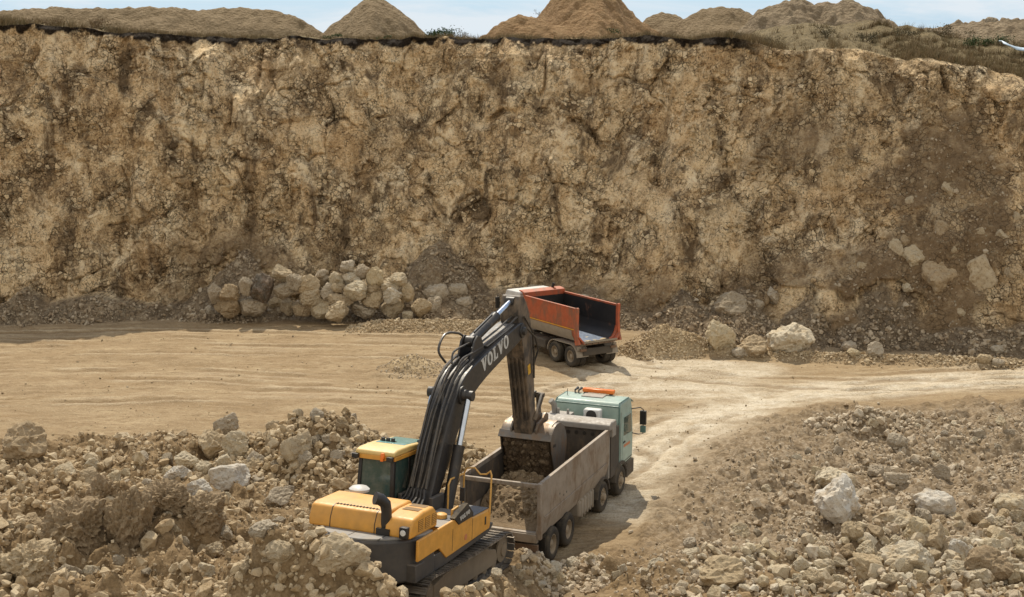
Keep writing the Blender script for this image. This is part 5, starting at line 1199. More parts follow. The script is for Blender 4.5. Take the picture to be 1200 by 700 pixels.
NROCK = [0]
def put_rock(pos, size, label, group=None, kind='rock', mat='r_tan', rz=None, tilt=0.25, sink=0.18, name='boulder', cat='boulder', seed=None):
    NROCK[0] += 1; r = random.Random(NROCK[0] * 13 + 5)
    me = big_mesh(kind, r.randrange(6 if kind != 'clod' else 4), mat)
    o = bpy.data.objects.new(name, me); COL.objects.link(o)
    sx, sy, sz = size
    o.scale = (sx / 2, sy / 2, sz / 2)
    o.rotation_euler = (r.uniform(-tilt, tilt), r.uniform(-tilt, tilt), r.uniform(0, 6.28) if rz is None else rz)
    o.location = (pos[0], pos[1], pos[2] + sz * (0.5 - sink))
    tag(o, label, cat, group); return o

def px_rock(u, v, w, h, label, **k):
    """boulder whose foot stands at photo pixel (u, v), w x h pixels large"""
    P = on_ground(u, v); z = float(ground_z([P[0]], [P[1]])[0]); dep = P[1] * math.cos(PITCH) - (z - CAM_H) * math.sin(PITCH); m = dep / F_PX
    k.setdefault('rz', random.Random(int(u * 7 + v)).uniform(-0.5, 0.5))
    W = w * m * 1.06; H = h * m * 1.18
    return put_rock((P[0], P[1] + W * 0.30, min(z, P[2] + 0.25)), (W, W * 0.9, H), label, **k)

def scatter_mesh(name, pts, sizes, mat, label, cat, sub=1, protos=8, flat=(0.55, 1.0), seed=0, sink=0.25, parent_mat=None, kind='stuff'):
    """many loose stones as one body"""
    r = np.random.default_rng(seed); n = len(pts); pr = [hull(500 + seed * 17 + i, 11 if sub == 1 else 18) for i in range(protos * 2)]; protos = len(pr)
    which = r.integers(0, protos, n); Vs, Ts, tint = [], [], []; off = 0
    for i, (P, T) in enumerate(pr):
        ix = np.where(which == i)[0]; m = len(ix)
        if not m: continue
        sc = np.c_[r.uniform(0.75, 1.2, m), r.uniform(0.7, 1.1, m), r.uniform(*flat, m)] * sizes[ix][:, None] * 0.5
        q = r.normal(size=(m, 4)); q[:, :] /= np.linalg.norm(q, axis=1)[:, None]; w, x, y, z = q.T
        Rm = np.stack([1 - 2 * (y * y + z * z), 2 * (x * y - z * w), 2 * (x * z + y * w), 2 * (x * y + z * w), 1 - 2 * (x * x + z * z), 2 * (y * z - x * w), 2 * (x * z - y * w), 2 * (y * z + x * w), 1 - 2 * (x * x + y * y)], 1).reshape(m, 3, 3)
        W = np.einsum('mij,mkj->mki', Rm, P[None, :, :] * sc[:, None, :])
        W = W + pts[ix][:, None, :]; W[:, :, 2] += (sizes[ix] * (0.5 - sink) * 0.7)[:, None]
        Vs.append(W.reshape(-1, 3)); Ts.append((T[None] + (np.arange(m) * len(P))[:, None, None]).reshape(-1, 3) + off); off += m * len(P)
        tint.append(np.repeat(r.uniform(0, 1, m), len(P)))
    me = np_mesh(name, np.concatenate(Vs), np.concatenate(Ts), False, dict(tint=np.concatenate(tint)))
    o = link_mesh(name, me, mat); tag(o, label, cat, None, kind); return o

def clear_of_machines(x, y):
    lat, al = exc_local(x, y)
    ok = ~((np.abs(lat) < 1.78) & (al > -2.95) & (al < 3.25))
    for T, h, a, b in ((GT_T, GT_H, -0.7, 8.4), (RT_T, RT_H, -0.8, 6.6)):
        la, aa = veh_local(x, y, T, h); ok &= ~((np.abs(la) < 1.4) & (aa > a) & (aa < b))
    return ok

def in_view(x, y, m=1.5):
    return np.abs(x) < 0.392 * y + m

def build_rubble():
    r = np.random.default_rng(5)
    # broken stone of both rubble fields, coarse then fine
    def field(n, xr, yr, sizes, seed, side, dens=None):
        x = r.uniform(*xr, n); y = r.uniform(*yr, n); rub, near_r, sl, sr = masks(x, y)
        p = rub * (0.35 + 0.65 * near_r) * np.where(sr > sl, 0.10 + 0.90 * sstep(0.0, 6.5, sr + 1.2 * fbm(x / 3, y / 3, 307, 3)), 1.0)
        if dens is not None: p = p * dens(x, y)
        k = (r.uniform(0, 1, n) < p) & clear_of_machines(x, y) & in_view(x, y)
        x, y = x[k], y[k]; return np.c_[x, y, ground_z(x, y)]
    patch = lambda s, f=2.5: (lambda x, y: np.clip(0.55 + 0.9 * fbm(x / f, y / f, s, 3), 0.06, 1))
    def sz(n, lo, hi, p=2.2): return lo * (1 - r.uniform(0, 1, n) * (1 - (lo / hi) ** p)) ** (-1 / p)
    P = field(15000, (-24, 2), (24, 54), None, 1, 0, patch(301)); scatter_mesh('coarse_rubble', P, sz(len(P), 0.14, 0.62, 1.9), M['s_tan'], 'coarse tan rubble spread over the ground left of and in front of the excavator', 'rubble', 2, seed=1)
    P = field(42000, (-24, 2), (24, 54), None, 2, 0, patch(302, 1.6)); scatter_mesh('fine_rubble', P, sz(len(P), 0.06, 0.18), M['s_mix'], 'fine brown rubble and crumbs filling the ground left of the excavator', 'rubble', 1, seed=2)
    P = field(13000, (1, 27), (24, 60), None, 3, 1, patch(303)); scatter_mesh('coarse_rubble', P, sz(len(P), 0.12, 0.46, 2.0), M['s_grey'], 'coarse grey rubble spread over the slope on the right of the trucks', 'rubble', 2, seed=3)
    P = field(60000, (0.5, 27), (24, 60), None, 4, 1, patch(304, 1.8)); scatter_mesh('fine_rubble', P, sz(len(P), 0.06, 0.17), M['s_grey'], 'fine grey stone chips covering the slope on the right of the trucks', 'rubble', 1, seed=4)
    P = field(2600, (3, 24), (26, 41), None, 5, 1, lambda x, y: sstep(40, 36.5, y - 0.12 * (x - 8)) * sstep(3, 6.5, x)); scatter_mesh('pale_rubble', P, sz(len(P), 0.18, 0.60, 1.6), M['s_cream'], 'pale cream rubble heaped along the bottom right of the pit', 'rubble', 2, seed=6)
    # grey blocks between track and truck
    n = 420; x = r.uniform(0.3, 2.6, n); y = r.uniform(34.5, 37.6, n); k = clear_of_machines(x, y); x, y = x[k], y[k]
    P = np.c_[x, y, ground_z(x, y)]; scatter_mesh('grey_rubble', P, sz(len(P), 0.12, 0.36), M['s_grey'], 'grey rubble lying between the excavator track and the truck rear wheels', 'rubble', 2, seed=7)
    # the bank of earth and stones close behind the counterweight
    n = 1500; la = r.uniform(-4.5, 3.5, n); al = r.uniform(-8.2, -4.3, n); c_, s_ = math.cos(EXC_H), math.sin(EXC_H); x = EXC_T[0] + la * c_ + al * s_; y = EXC_T[1] - la * s_ + al * c_
    P = np.c_[x, y, ground_z(x, y)]; scatter_mesh('bank_stones', P, sz(len(P), 0.09, 0.42, 1.9), M['s_tan'], 'stones and crumbs in the earth bank close behind the excavator counterweight', 'rubble', 2, seed=8)
    # mounds: steeper heaps of angular stone
    for i, (mx, my, rx, ry, n, mat, lab) in enumerate(((-7.4, 47.3, 3.6, 2.9, 1100, 's_tan', 'mound of angular stones standing behind the excavator cab'), (-1.9, 46.6, 2.0, 2.2, 520, 's_tan', 'mound of stones between the boom and the grey truck'), (14.6, 52.8, 2.6, 1.2, 260, 's_grey', 'low mound of grey blocks beside the haul road on the right'))):
        a = r.uniform(0, 6.28, n); d = np.sqrt(r.uniform(0, 1, n)); x = mx + rx * d * np.cos(a); y = my + ry * d * np.sin(a); k = clear_of_machines(x, y); x, y = x[k], y[k]
        P = np.c_[x, y, ground_z(x, y) + 0.03]; scatter_mesh('stone_mound', P, sz(len(P), 0.14, 0.46, 1.7), M[mat], lab, 'stone mound', 2, seed=20 + i)
    # heaps of gravel on the floor
    n = 2600; a = r.uniform(0, 6.28, n); d = np.sqrt(r.uniform(0, 1, n)) * 1.1; x = 7.9 + 2.5 * d * np.cos(a); y = 68.6 + 1.9 * d * np.sin(a)
    scatter_mesh('gravel_heap', np.c_[x, y, ground_z(x, y)], sz(n, 0.07, 0.22), M['s_tan'], 'tan gravel heap on the floor just right of the orange-red truck', 'gravel heap', 1, seed=31)
    n = 700; a = r.uniform(0, 6.28, n); d = np.sqrt(r.uniform(0, 1, n)) * 1.3; x = -4.9 + 1.4 * d * np.cos(a); y = 64.6 + 1.5 * d * np.sin(a)
    scatter_mesh('gravel_heap', np.c_[x, y, ground_z(x, y)], sz(n, 0.05, 0.17), M['s_grey'], 'small grey gravel heap alone on the sandy floor left of the boom', 'gravel heap', 1, seed=32)
    n = 5200; x = r.uniform(-9.5, 1.5, n); wl = spl(x, [(-60, 60), (-9.5, 75.2), (-6, 74.8), (-1, 74.2), (3, 73.6), (6, 72)]); y = wl + r.normal(0, 0.55, n)
    scatter_mesh('gravel_bank', np.c_[x, y, ground_z(x, y)], sz(n, 0.07, 0.26), M['s_tan'], 'low tan gravel bank in front of the boulder heap, reaching towards the orange-red truck', 'gravel bank', 1, seed=33)
    n = 3600; x = r.uniform(9.5, 28, n); wl = spl(x, [(6, 69.5), (11, 68.0), (16, 66.9), (26, 65.0), (60, 62)]); y = wl + r.normal(0, 0.45, n)
    scatter_mesh('gravel_bank', np.c_[x, y, ground_z(x, y)], sz(n, 0.07, 0.3), M['s_tan'], 'low gravel bank along the foot of the rock face right of the trucks', 'gravel bank', 1, seed=34)
    # a few loose stones on the open floor
    n = 2600; x = r.uniform(-30, 26, n); y = r.uniform(48, 76, n); rub = masks(x, y)[0]; k = (rub < 0.4) & clear_of_machines(x, y) & in_view(x, y) & (r.uniform(0, 1, n) < np.clip(0.35 + 1.3 * fbm(x / 4, y / 3, 305, 3) + sstep(57, 50, y) * 0.7, 0.03, 1)); x, y = x[k], y[k]
    P = np.c_[x, y, ground_z(x, y)]; scatter_mesh('loose_stones', P, sz(len(P), 0.05, 0.17, 2.6), M['s_mix'], 'loose stones scattered over the open sandy floor', 'stones', 1, seed=35)
    # fallen stone at the foot of the face and on its cones
    tl = INFO['tal']; w = np.clip(0.55 + 0.9 * fbm(tl[:, 0] / 3, tl[:, 2], 306, 3), 0.05, 1); w = w / w.sum()
    ix = r.choice(len(tl), 9500, replace=True, p=w); P = tl[ix] + r.normal(0, 0.03, (len(ix), 3))
    scatter_mesh('fallen_stone', P, sz(len(P), 0.09, 0.42, 2.0), M['s_dim'], 'grey fallen stone along the foot of the rock face', 'rubble', 1, seed=36)
    db = INFO['deb']; ix = r.choice(len(db), 420); P = db[ix]
    scatter_mesh('slope_stones', P, sz(len(P), 0.08, 0.34, 2.0), M['s_dim'], 'pale stones caught in the brown earth slopes of the rock face', 'stones', 1, seed=37, sink=0.5)

PILE = [  # centre x, y, width, height in a 3.75x view of the boulder heap, tone
    (100, 315, 50, 40, 'r_grey', 0), (185, 300, 112, 88, 'r_tan', 0), (288, 298, 118, 88, 'r_grey', 0), (390, 292, 74, 62, 'r_tan', 0), (443, 300, 62, 70, 'r_tan', 0), (508, 310, 88, 68, 'r_tan', 0), (592, 312, 92, 78, 'r_cream', 0), (660, 320, 104, 88, 'r_tan', 0), (770, 305, 112, 76, 'r_grey', 0), (900, 303, 92, 80, 'r_tan', 0), (965, 335, 48, 38, 'r_cream', 0), (965, 298, 48, 44, 'r_tan', 0), (1020, 305, 88, 82, 'r_tan', 0), (1082, 292, 72, 82, 'r_grey', 0),
    (115, 240, 72, 82, 'r_grey', 1), (185, 243, 92, 74, 'r_tan', 1), (255, 208, 54, 76, 'r_grey', 1), (320, 222, 108, 118, 'r_dark', 1), (430, 225, 94, 74, 'r_grey', 1), (475, 190, 74, 64, 'r_grey', 1), (525, 205, 92, 82, 'r_tan', 1), (540, 255, 92, 68, 'r_tan', 1), (612, 237, 66, 74, 'r_grey', 1), (660, 220, 54, 44, 'r_tan', 1), (740, 230, 104, 84, 'r_cream', 1), (672, 270, 104, 68, 'r_tan', 1), (812, 268, 94, 72, 'r_tan', 1), (818, 214, 64, 52, 'r_tan', 1), (893, 207, 78, 58, 'r_cream', 1), (903, 252, 82, 64, 'r_cream', 1), (962, 240, 62, 84, 'r_cream', 1), (925, 182, 74, 58, 'r_cream', 1), (825, 172, 70, 98, 'r_cream', 1),
    (412, 160, 78, 68, 'r_tan', 2), (605, 182, 64, 54, 'r_grey', 2), (657, 177, 64, 58, 'r_cream', 2), (725, 172, 84, 64, 'r_cream', 2), (700, 122, 64, 54, 'r_grey', 2), (770, 145, 64, 62, 'r_grey', 2), (592, 152, 56, 38, 'r_grey', 2)]
ORD = ['first', 'second', 'third', 'fourth', 'fifth', 'sixth', 'seventh', 'eighth', 'ninth', 'tenth', 'eleventh', 'twelfth', 'thirteenth', 'fourteenth', 'fifteenth', 'sixteenth', 'seventeenth', 'eighteenth', 'nineteenth', 'twentieth']
TONE = dict(r_tan='tan', r_grey='grey', r_cream='pale cream', r_dark='dark brown', r_white='whitish', r_earth='earthy brown')
ROWN = ['bottom row', 'middle row', 'top row']

def build_boulders():
    G = 'boulders heaped below the rock face'
    for row in (0, 1, 2):
        items = sorted([p for p in PILE if p[5] == row])
        for i, (cx, cy, w, h, mat, _) in enumerate(items):
            u, v = 220 + cx / 3.75, 280 + cy / 3.75; y = (ground_at(u, v + h / 7.5 - 1.0)[1] - 1.7) if row == 0 else (76.9, 77.6)[row - 1] + 0.2 * math.sin(cx); P = at_depth(u, v, y); m = y * 1.01 / F_PX / 3.75
            lab = '%s boulder, %s from the left in the %s of the boulder heap' % (TONE[mat], ORD[i], ROWN[row])
            if mat == 'r_dark': lab = 'dark brown stained boulder, the only blackish one in the boulder heap'
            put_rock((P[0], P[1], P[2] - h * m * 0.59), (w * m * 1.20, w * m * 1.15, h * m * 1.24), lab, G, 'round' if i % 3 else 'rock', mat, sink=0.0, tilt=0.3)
    # stones one can single out
    B = [
        (27, 549, 54, 46, 'rock', 'r_tan', 'squarish tan block with a whitish top alone on the rubble at the far left'),
        (270, 588, 56, 36, 'slab', 'r_white', 'whitish flat-topped slab left of the excavator cab'),
        (232, 592, 32, 20, 'slab', 'r_white', 'low pale slab leaning on the whitish flat-topped slab'),
        (265, 514, 30, 24, 'rock', 'r_grey', 'grey block on top of the pair of tan blocks left of the stone mound'),
        (246, 544, 46, 36, 'rock', 'r_tan', 'tan angular block in front of the grey block left of the stone mound'),
        (276, 545, 34, 32, 'rock', 'r_cream', 'pale pointed block touching the tan angular block left of the stone mound'),
        (298, 556, 26, 20, 'rock', 'r_grey', 'small grey wedge at the foot of the pale pointed block'),
        (215, 560, 36, 22, 'rock', 'r_cream', 'pale low stone left of the pair of tan blocks'),
        (238, 562, 24, 20, 'rock', 'r_cream', 'small pale stone between the low pale stone and the whitish slab'),
        (206, 570, 32, 18, 'slab', 'r_white', 'whitish thin slab behind the earth clods on the left'),
        (348, 552, 40, 38, 'rock', 'r_tan', 'large tan block set in the front of the stone mound behind the cab'),
        (80, 668, 86, 70, 'clod', 'r_earth', 'wide earth-covered boulder at the lower left, left of the tall one'),
        (148, 664, 62, 84, 'clod', 'r_earth', 'tall earth-covered boulder with a dark hollow beneath, lower left'),
        (122, 612, 50, 44, 'clod', 'r_earth', 'brown earth clod above the tall earth-covered boulder'),
        (190, 620, 54, 46, 'clod', 'r_earth', 'brown earth clod right of the tall earth-covered boulder'),
        (235, 634, 60, 44, 'clod', 'r_earth', 'crumbly brown clod between the tall boulder and the excavator'),
        (30, 698, 70, 50, 'clod', 'r_tan', 'rounded tan boulder at the bottom left corner'),
        (398, 686, 70, 50, 'rock', 'r_tan', 'large tan boulder hiding the lower rear of the excavator'),
        (448, 682, 48, 44, 'rock', 'r_tan', 'tan boulder right of the large one hiding the excavator rear'),
        (330, 665, 40, 30, 'rock', 'r_tan', 'tan stone in front of the excavator left rear corner'),
        (988, 620, 60, 52, 'rock', 'r_white', 'big grey-white angular block with sharp faces on the right slope'),
        (980, 586, 52, 30, 'rock', 'r_cream', 'cream block behind the big grey-white angular block'),
        (1098, 614, 50, 30, 'rock', 'r_white', 'white rounded block right of the big grey-white angular block'),
        (1054, 634, 52, 26, 'slab', 'r_cream', 'long cream slab below the big grey-white angular block'),
        (1098, 656, 36, 30, 'rock', 'r_tan', 'upright tan block in the pale rubble at lower right'),
        (1124, 670, 26, 34, 'rock', 'r_white', 'upright white block in the pale rubble at lower right'),
        (1068, 684, 60, 36, 'slab', 'r_cream', 'broad cream slab in the pale rubble at lower right'),
        (1184, 614, 40, 26, 'rock', 'r_cream', 'cream block at the right edge above the pale rubble'),
        (1166, 664, 34, 24, 'rock', 'r_cream', 'cream rounded stone at the right of the pale rubble'),
        (1160, 692, 56, 40, 'rock', 'r_earth', 'brown rough stone near the bottom right corner'),
        (852, 695, 60, 34, 'rock', 'r_tan', 'wide tan boulder at the bottom right of the trucks'),
        (868, 640, 26, 18, 'rock', 'r_cream', 'lone cream stone on the grey chips above the wide tan boulder'),
        (1104, 572, 22, 20, 'rock', 'r_grey', 'grey block standing alone on the upper right slope'),
        (1054, 534, 26, 20, 'rock', 'r_grey', 'grey block right of the grey mound on the upper right slope'),
        (1052, 580, 30, 18, 'rock', 'r_grey', 'grey low stone above the white rounded block'),
        (843, 413, 40, 40, 'rock', 'r_cream', 'tall tan boulder with a pointed top at the foot of the rock face'),
        (886, 419, 36, 26, 'rock', 'r_tan', 'low tan boulder in front of the widest boulder at the foot of the face'),
        (928, 414, 56, 36, 'round', 'r_cream', 'widest pale boulder at the foot of the rock face'),
        (871, 420, 24, 14, 'rock', 'r_grey', 'small grey stone left of the low tan boulder'),
        (995, 413, 20, 13, 'rock', 'r_grey', 'small grey stone right of the widest pale boulder'),
        (1028, 419, 20, 18, 'rock', 'r_grey', 'grey stone at the foot of the big brown slope'),
        (1000, 420, 18, 11, 'rock', 'r_cream', 'small pale stone on the gravel bank below the big brown slope'),
        (1154, 428, 20, 13, 'rock', 'r_tan', 'tan stone on the gravel bank towards the right edge'),
        (1171, 430, 16, 10, 'rock', 'r_grey', 'small grey stone beside the tan stone on the gravel bank'),
        (1176, 418, 30, 14, 'rock', 'r_grey', 'flat grey stone behind the gravel bank at the right edge'),
    ]
    for u, v, w, h, kind, mat, lab in B:
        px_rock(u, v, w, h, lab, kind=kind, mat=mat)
    # boulders lying on the slopes of the face
    U, V, PP = INFO['U'], INFO['V'], INFO['P']
    for u, v, w, h, kind, mat, lab in [
        (853, 358, 40, 32, 'rock', 'r_grey', 'grey boulder lying on the slope above the tall pointed boulder'), (913, 356, 40, 26, 'rock', 'r_grey', 'grey boulder on the slope above the widest pale boulder'), (887, 358, 16, 14, 'rock', 'r_grey', 'small grey stone between the two grey boulders on the slope'),
        (1068, 308, 30, 32, 'slab', 'r_cream', 'pale block stuck in the brown slope of the rock face'), (1099, 337, 44, 52, 'slab', 'r_tan', 'large tan block standing out of the brown slope'), (1152, 335, 54, 54, 'slab', 'r_tan', 'wide tan outcrop at the right of the brown slope'), (1048, 294, 16, 24, 'rock', 'r_tan', 'narrow tan block left of the pale block in the brown slope'), (1062, 336, 14, 12, 'rock', 'r_cream', 'small pale stone below the pale block in the brown slope'),
        (627, 340, 18, 12, 'rock', 'r_grey', 'grey stone on the slope just left above the orange-red truck'), (676, 347, 26, 16, 'rock', 'r_grey', 'grey stone on the slope behind the orange-red truck box'), (512, 345, 30, 24, 'rock', 'r_grey', 'grey boulder on the cone right of the boulder heap'), (536, 340, 24, 18, 'rock', 'r_grey', 'smaller grey boulder on the cone right of the boulder heap'), (545, 352, 20, 14, 'rock', 'r_grey', 'grey stone at the right foot of the cone')]:
        d = (U - u) ** 2 + (V - v) ** 2; i = np.unravel_index(np.argmin(d + 0.02 * PP[:, :, 1]), d.shape); P = PP[i]; m = P[1] / F_PX
        put_rock((P[0], P[1] + 0.36 * w * m, P[2] - h * m * 0.45), (w * m * 1.15, w * m * 1.0, h * m * 1.15), lab, None, kind, mat, rz=0.3 * math.sin(u), tilt=0.15, sink=0.0)
    # angular blocks standing out of the slumped slope
    rr = random.Random(41); poly = [(1030, 215), (1090, 190), (1190, 230), (1195, 395), (1040, 400), (985, 370)]; got = []
    while len(got) < 20:
        u, v = rr.uniform(985, 1195), rr.uniform(190, 400)
        if poly_sd(np.array([u]), np.array([v]), poly)[0] < 0 or any(abs(u - a) + abs(v - b) < 26 for a, b in got): continue
        got.append((u, v)); w = rr.uniform(9, 24); d = (U - u) ** 2 + (V - v) ** 2; i = np.unravel_index(np.argmin(d + 0.02 * PP[:, :, 1]), d.shape); P = PP[i]; m = P[1] / F_PX
        put_rock((P[0], P[1] + 0.38 * w * m, P[2] - w * m * 0.4), (w * m * 1.1, w * m, w * m * rr.uniform(0.8, 1.3)), 'tan angular block half sunk in the slumped brown slope at the right of the face', 'blocks in the slumped slope', rr.choice(['rock', 'slab']), 'r_tan', tilt=0.5, sink=0.0, name='block', cat='block')
    # many stones alike
    def many(n, poly, wr, mats, gap, group, labs, seed, kinds=('rock', 'slab')):
        r = random.Random(seed); pl = np.array(poly, float); got = []; tries = 0
        while len(got) < n and tries < 6000:
            tries += 1
            u = r.uniform(pl[:, 0].min(), pl[:, 0].max()); v = r.uniform(pl[:, 1].min(), pl[:, 1].max())
            if poly_sd(np.array([u]), np.array([v]), poly)[0] < 0: continue
            w = wr[0] * (wr[1] / wr[0]) ** (r.random() ** 1.6)
            if any((u - a) ** 2 + (1.5 * (v - b)) ** 2 < (gap * (w + c) * 0.5) ** 2 for a, b, c in got): continue
            P = on_ground(u, v)
            if not clear_of_machines(np.array([P[0]]), np.array([P[1]]))[0]: continue
            got.append((u, v, w)); mat = r.choice(mats)
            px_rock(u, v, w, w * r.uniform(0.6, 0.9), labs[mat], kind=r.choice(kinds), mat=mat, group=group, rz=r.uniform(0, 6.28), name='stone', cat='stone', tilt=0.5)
    many(70, [(0, 560), (200, 545), (330, 560), (350, 600), (330, 690), (0, 690)], (14, 42), ['r_tan', 'r_cream', 'r_grey'], 1.0, 'stones in the rubble left of the excavator', dict(r_tan='tan broken stone in the rubble on the left of the excavator', r_cream='pale broken stone in the rubble on the left of the excavator', r_grey='grey broken stone in the rubble on the left of the excavator'), 1)
    many(18, [(300, 500), (350, 485), (420, 490), (450, 520), (400, 560), (310, 560)], (12, 24), ['r_tan', 'r_grey'], 0.9, 'stones on the mound behind the cab', dict(r_tan='tan angular stone on the mound behind the excavator cab', r_grey='grey angular stone on the mound behind the excavator cab'), 2)
    many(66, [(930, 690), (1000, 640), (1080, 625), (1200, 615), (1200, 700), (930, 700)], (18, 48), ['r_cream', 'r_cream', 'r_tan'], 0.85, 'stones in the pale rubble at lower right', dict(r_cream='cream angular stone among the pale rubble at lower right', r_tan='tan angular stone among the pale rubble at lower right'), 3)
    many(44, [(800, 640), (900, 560), (1000, 500), (1200, 500), (1200, 610), (1000, 640), (900, 690), (760, 690)], (10, 26), ['r_grey', 'r_cream'], 1.4, 'stones on the right slope', dict(r_grey='grey broken stone on the chip-covered slope right of the trucks', r_cream='cream broken stone on the chip-covered slope right of the trucks'), 4)
    many(16, [(480, 690), (560, 690), (700, 668), (760, 680), (760, 700), (480, 700)], (12, 22), ['r_cream', 'r_tan'], 1.0, 'stones along the bottom below the machines', dict(r_cream='cream stone along the bottom edge below the machines', r_tan='tan stone along the bottom edge below the machines'), 5)

# ------------------------------------------------------------------ loads
def build_loads():
    r = np.random.default_rng(77)
    T, Rm = GT_T, rot(GT_H)
    xs = np.linspace(-1.10, 1.10, 45); ys = np.linspace(-1.0, 5.2, 120); X, Y = np.meshgrid(xs, ys)
    top = ipl(Y, [(-1.0, 0.0), (-0.75, 0.02), (-0.3, 0.22), (0.4, 0.62), (1.4, 0.85), (3.0, 0.75), (4.2, 0.45), (5.2, 0.3)])
    h = top * (1 - 0.25 * (X / 1.1) ** 2 - 0.15 * X) + 0.14 * fbm(X / 0.4, Y / 0.4, 401, 3) * sstep(0.0, 0.3, top)
    Z = 1.226 + np.maximum(h, 0.002)
    idx = np.arange(X.size).reshape(X.shape); Tq = np.c_[idx[:-1, :-1].ravel(), idx[:-1, 1:].ravel(), idx[1:, 1:].ravel(), idx[1:, :-1].ravel()]
    def stones(pts, sizes, seed):
        P1 = [stone(700 + seed * 9 + i, 2, 9, 0.08) for i in range(6)]; Vs, Ts = [], []; off = 0
        for p, s in zip(pts, sizes):
            V, F = P1[r.integers(0, 6)]; A = np.linalg.qr(r.normal(size=(3, 3)))[0]
            Vs.append((V * np.array([1, 0.85, 0.75]) * s * 0.5) @ A.T + p); Ts.append(F + off); off += len(V)
        return np.concatenate(Vs), np.concatenate(Ts)
    def tri(q): return np.r_[q[:, [0, 1, 2]], q[:, [0, 2, 3]]]
    k = (Z.ravel() > 1.32); src = np.c_[X.ravel(), Y.ravel(), Z.ravel()][k]; src = src[np.abs(src[:, 0]) < 0.98]
    ix = r.choice(len(src), 620); SV, ST = stones(src[ix], 0.07 + 0.28 * r.uniform(0, 1, 620) ** 3, 1)
    SV[:, 0] = np.clip(SV[:, 0], -1.15, 1.15); SV[:, 2] = np.maximum(SV[:, 2], 1.23)
    V = np.concatenate([np.c_[X.ravel(), Y.ravel(), Z.ravel()], SV]); F = np.concatenate([tri(Tq), ST + X.size])
    tint = np.r_[np.full(X.size, 0.1), np.repeat(r.uniform(0, 1, 620), len(SV) // 620)]
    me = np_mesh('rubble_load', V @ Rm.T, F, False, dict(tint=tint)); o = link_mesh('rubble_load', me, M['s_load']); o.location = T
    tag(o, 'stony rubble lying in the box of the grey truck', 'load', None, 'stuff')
    # earth held in the bucket
    RE = rot(EXC_H, EXC_P, EXC_R); us = np.linspace(-0.74, 0.90, 56); vs = np.linspace(0, 1, 44); Ug, Vg = np.meshgrid(us, vs)
    a = np.array([7.74, 2.64]); b = np.array([8.22, 1.30]); yy = a[0] + (b[0] - a[0]) * Vg; zz = a[1] + (b[1] - a[1]) * Vg
    edge = sstep(0, 0.12, Vg) * sstep(0, 0.10, (Ug + 0.74) / 1.64) * sstep(0, 0.10, (0.90 - Ug) / 1.64)
    bl = (0.10 + 0.20 * Vg) * edge + (0.10 * fbm(Ug / 0.25, Vg / 0.22, 411, 4) + 0.06 * np.clip(0.7 - worley(Ug / 0.2, Vg * 1.3 / 0.2, 412)[0], 0, 1)) * edge
    yy = yy - bl * 0.95; zz = zz - bl * 0.35 - 0.16 * edge * sstep(0.6, 1, Vg)
    idx = np.arange(Ug.size).reshape(Ug.shape); Tq = np.c_[idx[:-1, :-1].ravel(), idx[:-1, 1:].ravel(), idx[1:, 1:].ravel(), idx[1:, :-1].ravel()]
    front = np.c_[Ug.ravel(), yy.ravel(), zz.ravel()]; back = front + [0, 0.45, 0.1]; back[:, 0] = np.clip(back[:, 0], -0.7, 0.86)
    e = np.r_[idx[0, :], idx[1:, -1], idx[-1, -2::-1], idx[-2:0:-1, 0]]; n = Ug.size
    sk = np.c_[e, np.roll(e, -1), np.roll(e, -1) + n, e + n]
    ix = r.choice(n, 260); keep = edge.ravel()[ix] > 0.5; ix = ix[keep]; SV, ST = stones(front[ix], 0.05 + 0.22 * r.uniform(0, 1, len(ix)) ** 3.5, 2)
    V = np.concatenate([front, back, SV]); F = np.concatenate([tri(Tq), tri(Tq[:, ::-1] + n), tri(sk), ST + 2 * n])
    tint = np.r_[np.full(2 * n, 0.08), np.repeat(r.uniform(0, 0.55, len(ix)), len(SV) // len(ix))]
    me = np_mesh('earth_load', V @ RE.T, F, False, dict(tint=tint)); o = link_mesh('earth_load', me, M['s_earth']); o.location = EXC_T
    tag(o, 'dark brown earth and stones held in the excavator bucket', 'load', None, 'stuff')
    # sand left on the red truck's floor
    RR = rot(RT_H); xs = np.linspace(-0.75, 0.75, 24); ys = np.linspace(-0.6, 1.0, 26); X, Y = np.meshgrid(xs, ys)
    h = 0.05 * sstep(-0.85, -0.2, -Y - 0.9 + 0.8 * fbm(X / 0.4, Y / 0.4, 421, 2)) * sstep(0.75, 0.5, np.abs(X)); Z = 1.325 + h
    idx = np.arange(X.size).reshape(X.shape); Tq = np.c_[idx[:-1, :-1].ravel(), idx[:-1, 1:].ravel(), idx[1:, 1:].ravel(), idx[1:, :-1].ravel()]
    k = h.ravel()[Tq].max(1) > 0.006; me = np_mesh('sand_residue', np.c_[X.ravel(), Y.ravel(), Z.ravel()] @ RR.T, Tq[k], True, dict(tint=np.full(X.size, 0.6))); o = link_mesh('sand_residue', me, M['s_cream']); o.location = RT_T
    tag(o, 'thin layer of pale sand left on the floor of the orange-red truck box', 'sand', None, 'stuff')

# ------------------------------------------------------------------ what stands on the land behind the edge
def heap_material(name, a, b_, c_):
    m, nt, b = new_mat(name); g = NT(nt); p = g.pos()
    n = g.noise(p, 1.2, 6, 0.65); v = g.vor(p, 3.0, out='Color'); v2 = g.noise(p, 9, 4, 0.7)
    c = g.ramp(g.math('ADD', g.math('MULTIPLY', n, 0.55), g.math('MULTIPLY', v2, 0.45)), [(0.32, a), (0.5, b_), (0.68, c_)])
    c = g.mix(0.35, c, g.ramp(v, [(0, a), (1, c_)]))
    g.put(b.inputs['Base Color'], c); b.inputs['Roughness'].default_value = 0.95; b.inputs['Specular IOR Level'].default_value = 0.15
    g.put(b.inputs['Normal'], g.bump(g.math('ADD', v2, g.vor(p, 4)), 0.8, 0.2)); return m

